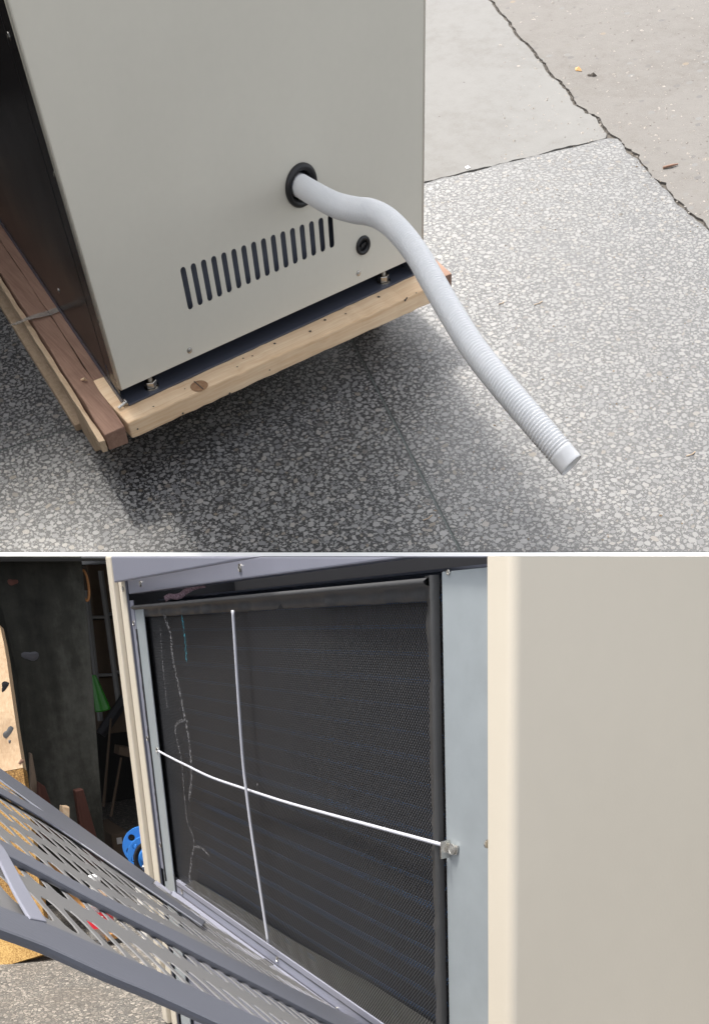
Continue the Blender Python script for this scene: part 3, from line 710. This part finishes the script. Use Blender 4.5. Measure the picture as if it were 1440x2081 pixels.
tr_ = fm.new('BsdfTransparent'); mx = fm.new('MixShader'); fm.link(hole, mx.inputs[0]); fm.link(fm.b.outputs[0], mx.inputs[1]); fm.link(tr_.outputs[0], mx.inputs[2])
fm.link(mx.outputs[0], fm.n['Material Output'].inputs[0]); SCREEN = fm.m
SCREEN2 = SCREEN.copy(); SCREEN2.name = 'paler_screen'  # paler copy of the screen weave, for the strip along its bottom
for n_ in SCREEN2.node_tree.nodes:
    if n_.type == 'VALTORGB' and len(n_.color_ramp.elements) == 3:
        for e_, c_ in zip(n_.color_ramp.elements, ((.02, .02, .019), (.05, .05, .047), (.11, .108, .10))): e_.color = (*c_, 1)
xm0, xm1 = xs(318, 1520, ym), xs(905, 1600, ym); zm0 = (By(348, 1785, ym)[2]+By(773, 2075, ym)[2])/2-.004; zm1 = (By(287, 1234, ym)[2]+By(897, 1173, ym)[2])/2
FS = Thing('filter_screen', FR_B, ((xm0+xm1)/2, ym, zm0), 'black woven mesh filter screen with vinyl taped edges in the cabinet opening', 'filter screen')
nx, nz_ = 40, 30; V, Fc = [], []
for j in range(nz_+1):
    for i in range(nx+1):
        x = xm0+(xm1-xm0)*i/nx; z = zm0+(zm1-zm0)*j/nz_
        e = min(i, nx-i)/nx*2; V.append((x, ym+.004*math.sin(x*9+z*4)*min(1, e*4), z))
for j in range(nz_):
    for i in range(nx): k = j*(nx+1)+i; Fc.append((k, k+1, k+nx+2, k+nx+1))
FS.add('mesh', (V, Fc), SCREEN, smooth=True)
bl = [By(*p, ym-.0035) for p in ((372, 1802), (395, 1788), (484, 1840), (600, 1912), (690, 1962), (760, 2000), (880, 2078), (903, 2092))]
FS.add('paler_band', ([np.array([p[0], ym-.0045, p[2]]) for p in bl]+[np.array([p[0], ym-.0045, zm0]) for p in bl], [(i, i+1, i+1+len(bl), i+len(bl)) for i in range(len(bl)-1)]), SCREEN2)
def crumple(a, b, w, n, amp, thick):   # taped hem: rounded edge roll and a flat, slightly crumpled skirt
    a, b, w = (np.array(t, float) for t in (a, b, w)); d = unit(b-a); out = np.array([0, -1., 0]); V, Fc = [], []
    prof = [(-.12, .0), (-.1, thick), (.06, thick*1.5), (.22, thick*1.3), (.32, thick*.45), (.6, thick*.5), (.95, thick*.42), (1.0, thick*.1)]
    for i in range(n+1):
        p = a+(b-a)*i/n; k = rng.normal(0, amp)
        for t, h in prof:
            V.append(p+w*t*(1+rng.normal(0, .015))+out*(h+(k*(.5+t) if t > .25 else k*.2)))
    m = len(prof)
    for i in range(n):
        for j in range(m-1): Fc.append((i*m+j, i*m+j+1, (i+1)*m+j+1, (i+1)*m+j))
    return V, Fc
hw = zm1-By(600, 1229, ym)[2]; hw = .0145
FS.add('edge_tape', crumple((xm0-.002, ym-.003, zm1), (xm1-.004, ym-.003, zm1+.0), (0, 0, -hw), 70, .0010, .007), VINYL, smooth=True)
FS.add('edge_tape', crumple((xm1, ym-.0035, zm1+.003), (xm1, ym-.0035, zm0), (-.0130, 0, 0), 60, .0005, .0045), VINYL2, smooth=True)
FS.add('edge_tape', crumple((xm0, ym-.003, zm1-.03), (xm0, ym-.003, zm0), (.007, 0, 0), 60, .0008, .005), BLACK, smooth=True)
FS.add('edge_tape', crumple((xm0, ym-.002, zm0+.002), (xm1, ym-.002, zm0+.002), (0, 0, .004), 60, .0004, .003), BLACK, smooth=True)
# pale scuff lines drawn on the screen
sm = Mat('pale_scuff'); nn = sm.noise(sm.tc.outputs['Object'], 330, 2); sm.set(Base_Color=(.36, .355, .37), Roughness=.9, Alpha=sm.ramp(nn, [(.44, (0, 0, 0)), (.62, (.36, .36, .36))])); SCUFF = sm.m
st_ = Mat('teal_scuff'); nn = st_.noise(st_.tc.outputs['Object'], 330, 2); st_.set(Base_Color=(.03, .30, .40), Roughness=.9, Alpha=st_.ramp(nn, [(.45, (0, 0, 0)), (.6, (.45, .45, .45))])); TEAL = st_.m
def ribbon(px, w, n=8, y=ym-.0055):
    P = spline([By(*p, y) for p in px], n); V = []
    for i, p in enumerate(P):
        d = unit(P[min(i+1, len(P)-1)]-P[max(i-1, 0)]); s = unit(np.cross(d, (0, 1, 0)))*w*(1 if 0 < i < len(P)-1 else .3); V += [p+s, p-s]
    return V, [(2*i, 2*i+1, 2*i+3, 2*i+2) for i in range(len(P)-1)]
for px, w, m in (([(333, 1248), (347, 1290), (350, 1330), (358, 1372), (367, 1412), (374, 1450), (379, 1475), (385, 1515), (388, 1545), (389, 1580), (384, 1630)], .0035, SCUFF),
                 ([(382, 1466), (364, 1466), (356, 1482), (360, 1505), (368, 1540), (371, 1570), (375, 1620), (381, 1670), (392, 1700), (394, 1722), (389, 1745), (384, 1790)], .0020, SCUFF),
                 ([(395, 1724), (405, 1721), (415, 1728), (425, 1740)], .0020, SCUFF), ([(390, 1750), (386, 1775), (387, 1795)], .002, SCUFF), ([(325, 1265), (330, 1340), (340, 1440)], .0012, SCUFF), ([(524, 1592), (522, 1598), (525, 1630)], .001, SCUFF),
                 ([(368, 1243), (373, 1275), (377, 1310), (379, 1345)], .0026, TEAL)):
    FS.add('scuff', ribbon(px, w), m)
# crossed retaining wires
zi = By(500, 1604, ym-.02)
RW = Thing('retaining_wires', FR_B, zi, 'two crossed pale wires holding the black filter screen in place', 'wire')
hz = [By(*p, ym-.010) for p in ((322, 1526), (344, 1538), (380, 1556), (430, 1580), (500, 1604), (580, 1630), (680, 1658), (780, 1685), (898, 1717))]
RW.add('wire', tube(spline(hz, 6), .00155, 10), WIRE, smooth=True)
vt = [By(*p, ym-.0165) for p in ((473, 1240), (477, 1300), (482, 1380), (488, 1470), (494, 1550), (500, 1604), (511, 1690), (523, 1770), (535, 1850), (545, 1916))]
RW.add('wire', tube(spline(vt, 6), .00165, 10), WIRE, smooth=True)
cq = By(923, 1725, yq_-.0004)
RW.add('clip', join(slab([By(912, 1713, yq_-.0004), By(932, 1719, yq_-.0004), By(930, 1737, yq_-.0004), By(911, 1735, yq_-.0004)], (0, -.0012, 0)), box(cq[0]-.0068, cq[0]-.0055, yq_-.009, yq_-.0004, cq[2]-.008, cq[2]+.006)), STEEL, bevel=.0004)
RW.add('screw', screw(cq+np.array([-.001, -.0014, 0]), FRN, .0036), STEEL)
ww = Mat('printed_webbing'); w_ = ww.noise(ww.tc.outputs['Object'], 400, 2); ww.set(Base_Color=ww.ramp(w_, [(.4, (.16, .09, .11)), (.6, (.4, .28, .33))]), Roughness=.9)
tp = [By(*p, ym+.01) for p in ((334, 1218), (343, 1212), (356, 1213), (366, 1210), (376, 1202), (388, 1195), (402, 1190), (414, 1188))]
P = spline(tp, 5); V = []
for i, p in enumerate(P): V += [p+np.array([0, 0, .0035]), p-np.array([0, -.002, .0035])]
single('webbing_tape', (V, [(2*i, 2*i+1, 2*i+3, 2*i+2) for i in range(len(P)-1)]), ww.m, FR_B, P[3], 'mauve woven tape end poking out above the black filter', 'tape', solid=.0008, smooth=True)

# ---------------------------------------------------------------- grille leaning out in front

GS = .76*1.8
g0 = np.array([-.62917, .08618, -.11226])*GS; ga = np.array([-.0020887, .0077447, -.0066324])*GS; gb = np.array([.0582922, .0057127, -.0072783])*GS
gn = unit(np.cross(ga, gb)); gn = gn if gn[2] > 0 else -gn                # towards the viewer
def uv(u, v, h=0.): return g0+ga*u+gb*v+gn*h
def gp(x, y, h=0.): return B(x, y, gn, gn@g0+h)
GR = Thing('front_grille', FR_B, uv(12, 3), 'removed slate grey slotted front grille leaning out from the cabinet ledge', 'grille')
def cell(u0, u1, v0, v1, c, la, sb, t):
    """one piece of sheet with one rounded slot, chamfered on the near side"""
    n = 12
    def outl(h):
        p = []
        for k in range(n):
            a = 2*math.pi*(k+.5)/n; x, y = math.cos(a), math.sin(a); m = max(abs(x), abs(y)); p.append(uv(u0+(u1-u0)*(.5+.5*x/m), v0+(v1-v0)*(.5+.5*y/m), h))
        return p
    def slot(g, h):
        p = []
        for k in range(n):
            a = 2*math.pi*(k+.5)/n; x, y = math.cos(a), math.sin(a); x = math.copysign(abs(x)**.75, x); y = math.copysign(abs(y)**.75, y)
            p.append(uv(c[0]+la[0]*y*g+sb*x*g, c[1]+la[1]*y*(1+(g-1)*.25), h))
        return p
    L_ = [outl(0), slot(1.14, 0), slot(1.08, -t*.5), slot(1.0, -t), outl(-t)]
    V = [q for l in L_ for q in l]; Fc = []
    for j in range(4):
        for k in range(n): Fc.append((j*n+k, j*n+(k+1) % n, (j+1)*n+(k+1) % n, (j+1)*n+k))
    return V, Fc
rows = [(-2, -.15), (-1, -.08), (0, 0.), (1, .076), (2, .20), (3, .28), (3.8245, -.01), (4.8245, 0.)]
C_ = []
for j, (v, ph_) in enumerate(rows):
    v0 = v-.21; v1 = v+.79
    if v == 3: v1 = 3.8245-.21
    if j == len(rows)-1: v1 = 6.0
    for k in range(-18, 27):
        u = k+ph_
        C_.append(cell(u-.5, u+.5, v0, v1, (u-.065, v+.29), (-.065, .305), .32, .0005))
SHEET = paint('grille_sheet_paint', (.14, .138, .14), .38, var=.04, peel=.2)
vf = join(*C_)
sheet = GR.add('slotted_sheet', vf, SHEET, smooth=False)
# the bottom edge of the sheet lies along the cabinet ledge
bm = bmesh.new(); bm.from_mesh(sheet.data)
qa, qb = gp(8, 1581), gp(690, 2056); nrm_ = unit(np.cross(qb-qa, gn)); nrm_ = nrm_ if nrm_@(uv(-10, 4)-qa) < 0 else -nrm_
bmesh.ops.bisect_plane(bm, geom=bm.verts[:]+bm.edges[:]+bm.faces[:], plane_co=Vector(qa-GR.base), plane_no=Vector(nrm_), clear_outer=True)
bm.to_mesh(sheet.data); bm.free()
GRILLE = paint('grille_frame_paint', (.095, .10, .122), .42, var=.05, peel=.2)
def bar(name, upx, lpx, h, t, mat, n=3, bev=.003):
    U = spline([gp(*p, h) for p in upx], n) if len(upx) > 2 else [gp(*p, h) for p in upx]
    D = spline([gp(*p, h) for p in lpx], n) if len(lpx) > 2 else [gp(*p, h) for p in lpx]
    def rs(P, m=26):
        P = np.array(P); c = np.concatenate([[0], np.cumsum(np.linalg.norm(np.diff(P, axis=0), axis=1))]); s = np.linspace(0, c[-1], m); return [np.array([np.interp(x, c, P[:, k]) for k in range(3)]) for x in s]
    U, D = rs(U), rs(D); V = []
    for a, b in zip(U, D): V += [a, b, b-gn*t, a-gn*t]
    Fc = [(3, 2, 1, 0), tuple(len(V)-4+k for k in range(4))]
    for i in range(len(U)-1):
        for k in range(4): Fc.append((4*i+k, 4*i+(k+1) % 4, 4*(i+1)+(k+1) % 4, 4*(i+1)+k))
    return GR.add(name, (V, Fc), mat, bevel=bev)
bar('return_flange', [(-60, 1519), (8, 1566), (150, 1668), (316, 1789)], [(-60, 1541), (8, 1589), (150, 1692), (309, 1798)], .003, .002, GRILLE, bev=.0008)
bar('hem', [(-60, 1566), (8, 1603), (100, 1655), (180, 1712), (260, 1764), (419, 1873)], [(-60, 1580), (8, 1616), (120, 1682), (260, 1777), (412, 1880)], .004, .002, GRILLE, bev=.0012)
bar('stiffener', [(-60, 1674), (8, 1708), (100, 1761), (240, 1833), (400, 1911), (560, 1990), (740, 2078)], [(-60, 1702), (8, 1733), (100, 1780), (220, 1844), (300, 1885), (440, 1958), (600, 2040), (700, 2092)], .004, .0038, GRILLE)
bar('side_flange', [(-60, 1814), (7, 1842), (100, 1876), (200, 1920), (300, 1963), (390, 2003), (600, 2102)], [(-60, 1862), (7, 1890), (100, 1925), (220, 1980), (327, 2025), (450, 2082), (500, 2104)], .004, .0038, GRILLE)
bar('end_flange', [(0, 1712), (14, 1730), (50, 1795), (97, 1873)], [(-20, 1722), (-4, 1742), (28, 1808), (62, 1866)], .0045, .0015, GREY)
CB.add('screw', screw(By(1180/1180*196, 1752, yf), FRN, .001), STEEL) if False else None

# ---------------------------------------------------------------- yard and dim shed behind the opened cabinet
o = mesh('yard_floor', slab([(-4.2, -1.6, GZ), (.1, -1.6, GZ), (.1, 1.8, GZ), (-4.2, 1.8, GZ)], (0, 0, -.03)), GRAVEL); o.matrix_world = Matrix(((*MB3[0], CAM[0]), (*MB3[1], CAM[1]), (*MB3[2], CAM[2]), (0, 0, 0, 1))); o['kind'] = 'structure'
SH = Thing('dim_shed', FR_B, (-3.3, .6, GZ), 'dark open shed wall and roof behind the opened cabinet', 'shed')
SHM = paint('dark_shed_wall', (.012, .011, .010), .9)  # near black for the shed's walls and roof alike
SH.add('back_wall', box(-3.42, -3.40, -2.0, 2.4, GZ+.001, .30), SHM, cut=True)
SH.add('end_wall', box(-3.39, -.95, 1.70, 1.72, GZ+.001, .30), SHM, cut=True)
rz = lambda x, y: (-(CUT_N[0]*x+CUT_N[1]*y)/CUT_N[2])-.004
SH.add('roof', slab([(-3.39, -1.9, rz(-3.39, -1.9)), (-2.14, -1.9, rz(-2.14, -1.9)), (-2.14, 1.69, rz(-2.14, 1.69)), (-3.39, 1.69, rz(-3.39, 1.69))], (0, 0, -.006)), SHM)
def blotch(c, r, sx=1., n=16):
    p1, p2 = rng.uniform(0, 6.3, 2); rr_b = [r*(.85+.22*math.sin(2*math.pi*k/n*2+p1)+.13*math.sin(2*math.pi*k/n*3+p2)) for k in range(n)]; V = [c+np.array([.0012, 0, 0])]
    for t, h in ((.55, .001), (1, 0)): V += [c+np.array([h, math.cos(2*math.pi*k/n)*rr_b[k]*t*sx, math.sin(2*math.pi*k/n)*rr_b[k]*t]) for k in range(n)]
    return V, [(0, 1+k, 1+(k+1) % n) for k in range(n)]+[(1+k, 1+n+k, 1+n+(k+1) % n, 1+(k+1) % n) for k in range(n)]
def sgl(name, vf, mat, base, label, cat, group=None, **kw): return single(name, vf, mat, FR_B, base, label, cat, group, **kw)
px_ = -2.2
pl = [Bx(*q, px_) for q in ((-60, 1100), (163, 1100), (166, 1129), (180, 1270), (190, 1400), (202, 1560), (213, 1700), (222, 1860), (78, 1860), (68, 1650), (52, 1515), (40, 1420), (36, 1375), (25, 1330), (12, 1270), (-10, 1180))]
PILT = Thing('concrete_panel', FR_B, (px_, pl[8][1], GZ), 'grimy dark concrete panel standing in the shed behind the cabinet', 'concrete panel')
PILT.add('panel_face', slab(pl, (-.07, 0, 0)), PILLAR, cut=True, bevel=.004)
GB = paint('grey_splash', (.05, .05, .06), .5, var=.5)
q = Bx(63, 1333, px_+.001); PILT.add('splash', blotch(q, .014, 1.3), GB)
q = Bx(26, 1183, px_+.001); PILT.add('rust_spot', blotch(q, .009, 1.2), PLANK)
# tan stained sheet at the far left
def chipboard():
    m = Mat('orange_chipboard'); v = m.tc.outputs['Object']
    f = m.math('ADD', m.math('MULTIPLY', m.noise(v, 4, 6, .65), .55), m.math('MULTIPLY', m.noise(v, 330, 3), .45))
    m.set(Base_Color=m.ramp(f, [(.38, (.10, .05, .018)), (.5, (.30, .175, .06)), (.62, (.52, .34, .13))]), Roughness=.85, Specular_IOR_Level=.2); m.bump(f, .5, .002); return m.m
CHB = chipboard()
TANM = wood('stained_tan_sheet', (.34, .215, .12), (.58, .44, .295), 2, .35, dirt=.45)
TAN2 = paint('rusty_tan', (.42, .25, .09), .7, var=.3)
tx = -1.9
tn = unit((.78, -.45, .43)); tb0 = Bx(20, 1962, -1.84)
def Tp(x, y, h=0.): return B(x, y, tn, tn@tb0+h)
tl_ = [Tp(*q) for q in ((-80, 1240), (0, 1270), (8, 1306), (14, 1340), (21, 1390), (34, 1480), (47, 1560), (58, 1640), (70, 1720), (88, 1850), (101, 1936), (-80, 1990))]
TB = Thing('stained_board', FR_B, (tx, tl_[-2][1], GZ), 'tan stained board with burnt dark edge at the far left of the yard', 'board')
TB.add('board_face', slab(tl_[:7]+[Tp(-80, 1585)], -tn*.02), TANM, cut=True)
TB.add('chipboard_face', slab([Tp(-80, 1586), Tp(47.2, 1561)]+tl_[7:], -tn*.022), CHB, label='lower orange chipboard half of the stained board')  # own orange grain; its brown depth also paints in shade below the grille
ST = paint('grey_stain', (.16, .16, .16), .8, var=.3, peel=0)
q = Tp(19, 1490, .001); TB.add('stain', blotch(q, .014, .9), ST); q = Tp(20, 1507, .001); TB.add('stain', blotch(q, .006, .4), ST)
q = Tp(12, 1396, .001); TB.add('burnt_patch', blotch(q, .012), VOID)
q = Tp(44, 1548, .001); TB.add('burnt_patch', blotch(q, .006), BROWN)
# shelf rack with cartons
kx = -2.75
SR = Thing('shelf_rack', FR_B, (kx, Bx(200, 1400, kx)[1], GZ), 'thin pale wire shelf rack in the dark shed behind the concrete panel', 'rack')
ROD = paint('dull_rod', (.13, .13, .13), .5)
for a, b, r in (((175, 1200), (203, 1465), .006), ((179, 1200), (207, 1465), .005), ((205, 1160), (243, 1440), .008), ((172, 1254), (213, 1254), .0045), ((182, 1373), (228, 1371), .0045), ((213, 1250), (232, 1246), .0045), ((229, 1362), (246, 1368), .0045)):
    SR.add('rod', tube([Bx(*a, kx), Bx(*b, kx)], r, 8), ROD)
SR.add('brace', tube([Bx(205, 1492, kx+.02), Bx(255, 1418, kx+.02)], .016, 6), VOID)
for i, (a, b) in enumerate((((176, 1145), (222, 1250)), ((180, 1258), (226, 1368)), ((190, 1376), (232, 1490)))):
    p, q = Bx(*a, kx-.03), Bx(*b, kx-.03)
    sgl('carton', box(kx-.25, kx-.03, p[1], q[1]+.14, min(p[2], q[2]), max(p[2], q[2])-.003), CARD, (kx-.1, p[1], min(p[2], q[2])),
        ('brown carton on the shelf rack, topmost of three', 'brown carton on the shelf rack between two other cartons', 'brown carton on the shelf rack behind the green plastic cone')[i], 'carton', 'cartons on the shelf rack', bevel=.004)
gq = Bx(190, 1372, -2.45); gq2 = Bx(209, 1442, -2.45)
sgl('green_cone', lathe(gq, gq2-gq, [(0, .006), (.02, .010), (np.linalg.norm(gq2-gq), .021), (np.linalg.norm(gq2-gq)+.003, .019)], 18), GREEN, gq2, 'bright green plastic cone poking out beside the concrete panel', 'cone', bevel=.001)
q = Bx(173, 1190, -2.21); sgl('cane_loop', tube(ring(q, (0, .25, 0), (0, 0, 1), .033, 20)+[ring(q, (0, .25, 0), (0, 0, 1), .033, 20)[0]], .003, 7), paint('cane', (.30, .13, .04), .6), q, 'thin brown cane loop hanging on the edge of the concrete panel', 'loop')
# timber and scrap at the foot of the panel
def lean(name, pxs, x, t, mat, label, cat='plank'):
    P = [Bx(*q, x) for q in pxs]; sgl(name, slab(P, (-t, 0, 0)), mat, P[0], label, cat, bevel=.002)
lean('leaning_plank', ((80, 1590), (92, 1598), (130, 1705), (70, 1705)), -2.12, .03, PLANK, 'red brown plank leaning at the left foot of the concrete panel')
lean('leaning_plank', ((154, 1608), (170, 1604), (214, 1760), (176, 1760)), -2.12, .03, PLANK, 'long red brown plank leaning across the middle of the concrete panel')
lean('leaning_strip', ((62, 1530), (66, 1532), (88, 1660), (66, 1660)), -2.14, .02, wood('grey_lath', (.16, .12, .09), (.26, .2, .15), 2), 'narrow grey lath leaning beside the left edge of concrete panel')
lean('timber_stub', ((127, 1640), (142, 1640), (142, 1700), (127, 1700)), -2.08, .03, PALE, 'short pale timber stub standing before the concrete panel')
lean('shelf_timber', ((243, 1516), (268, 1520), (268, 1540), (241, 1534)), -2.5, .05, CARD, 'short brown timber block low on the shelf in the shed')
lean('thin_stick', ((225, 1460), (228, 1460), (214, 1640), (209, 1640)), -2.5, .01, CARD, 'thin brown stick leaning left in the dark behind the panel')
lean('thin_stick', ((246, 1540), (249, 1540), (229, 1660), (224, 1660)), -2.45, .01, CARD, 'thin brown stick leaning in the dark right of the other stick')
q0, q1 = Bx(226, 1696, -2.3), Bx(266, 1722, -2.3)
CT = Thing('open_carton', FR_B, (-2.3, q0[1], q1[2]), 'low brown carton with a white sticker behind the blue flanges', 'carton')
CT.add('carton_body', box(-2.5, -2.3, q0[1], q1[1], q1[2]-.03, q0[2]), CARD, bevel=.003)
s0, s1_ = Bx(237, 1703, -2.2995), Bx(249, 1714, -2.2995); CT.add('sticker', box(-2.2995, -2.299, s0[1], s1_[1], s1_[2], s0[2]), paint('sticker', (.4, .4, .4), .6))
# blue pipe flanges
fdv = unit(np.array([.93, -.30, .16]))
def flange(px, x, r, lab):
    c = Bx(*px, x); u, w = basis(fdv)
    hs = [ring(c+(u*math.cos(a)+w*math.sin(a))*r*.68, u, w, r*.17, 14) for a in np.arange(6)*math.pi/3+.3]
    t = Thing('pipe_flange', FR_B, c-np.array([0, 0, r]), lab, 'flange', 'blue pipe flanges')
    t.add('disc', holes_panel(ring(c, u, w, r, 40), hs, -fdv, .016), BLUE, bevel=.001)
    t.add('hub', lathe(c+fdv*.0005, fdv, [(0, r*.42), (.03, r*.36), (.032, r*.30)], 24), BLUE, smooth=False)
flange((290, 1719), -1.80, .040, 'blue steel pipe flange, the rear of two, behind the ivory cabinet edge')
flange((298, 1737), -1.74, .037, 'blue steel pipe flange, the front of two, by a grey hose ring')
c = Bx(312, 1745, -1.71); u, w = basis(fdv); sgl('hose_coil', tube(ring(c, u, w, .034, 24)+[ring(c, u, w, .034, 24)[0]], .005, 8), DARK, c, 'dark grey hose ring leaning against the front blue flange', 'hose')
q = Bx(293, 1768, -1.76); sgl('white_block', box(-1.8, -1.76, q[1]-.012, q[1]+.05, q[2]-.2, q[2]+.006), paint('white_plaster', (.7, .68, .64), .8), q, 'pale block under the blue flanges behind the cabinet edge', 'block', bevel=.002)
# bottle behind the grille
bb = Bz(210, 1912, GZ+.001); bt = 0.13
BO = Thing('drink_bottle', FR_B, bb, 'clear plastic drink bottle with red label standing behind the grille', 'bottle')
pm = Mat('clear_bottle'); pm.set(Base_Color=(.85, .87, .88), Roughness=.08, Transmission_Weight=.75, IOR=1.3); 
k_ = np.linalg.norm(bb)*.0135
BO.add('bottle_body', lathe(bb, (0, 0, 1), [(0, k_*.8), (.006, k_), (.03, k_*.95), (.035, k_), (.075, k_), (.095, k_*.95), (.118, k_*.42), (.13, k_*.4)], 20), pm.m, smooth=True)
BO.add('label', lathe(bb+np.array([0, 0, .036]), (0, 0, 1), [(0, k_*1.02), (.036, k_*1.02)], 20, cap=False), RED, smooth=True)
BO.add('cap', lathe(bb+np.array([0, 0, .1305]), (0, 0, 1), [(0, k_*.45), (.014, k_*.45)], 14), WHITE)
dv = unit(np.array([-bb[0], -bb[1], 0])); sv = np.array([-dv[1], dv[0], 0])
BO.add('label_lettering', join(*[obox(bb+dv*k_*1.03+sv*(i*.006-.009)+np.array([0, 0, .042+j*.012]), sv*.0035, dv*.0006, (0, 0, .009)) for i in range(3) for j in range(2)]), WHITE)
# rust brown batten on the ground behind the grille
a, b = Bz(112, 1760, GZ+.10), Bz(246, 1905, GZ+.012)
sgl('orange_batten', obox(a, b-a, unit(np.cross(b-a, (0, 0, 1)))*.03, (0, 0, .012)), wood('orange_wood', (.30, .13, .04), (.5, .27, .1), 0), b, 'orange brown batten lying behind the grille near the bottle', 'batten')

# unseen wall corner added to shade the floor and darken the cabinet's side panel
WS = Thing('shade_wall', FR_A, (.2, 5.3, 0), 'unseen dark corner wall added to shade the floor left of the tall cream cabinet', 'wall')
DARKWALL = paint('dark_plaster', (.035, .03, .027), .9, var=.3)
WS.add('side_wall', box(-.98, -.88, 2.9, 5.25, .002, 3.3), DARKWALL)
WS.add('rear_wall', box(-.98, 1.62, 5.2505, 5.35, .002, 3.3), DARKWALL)
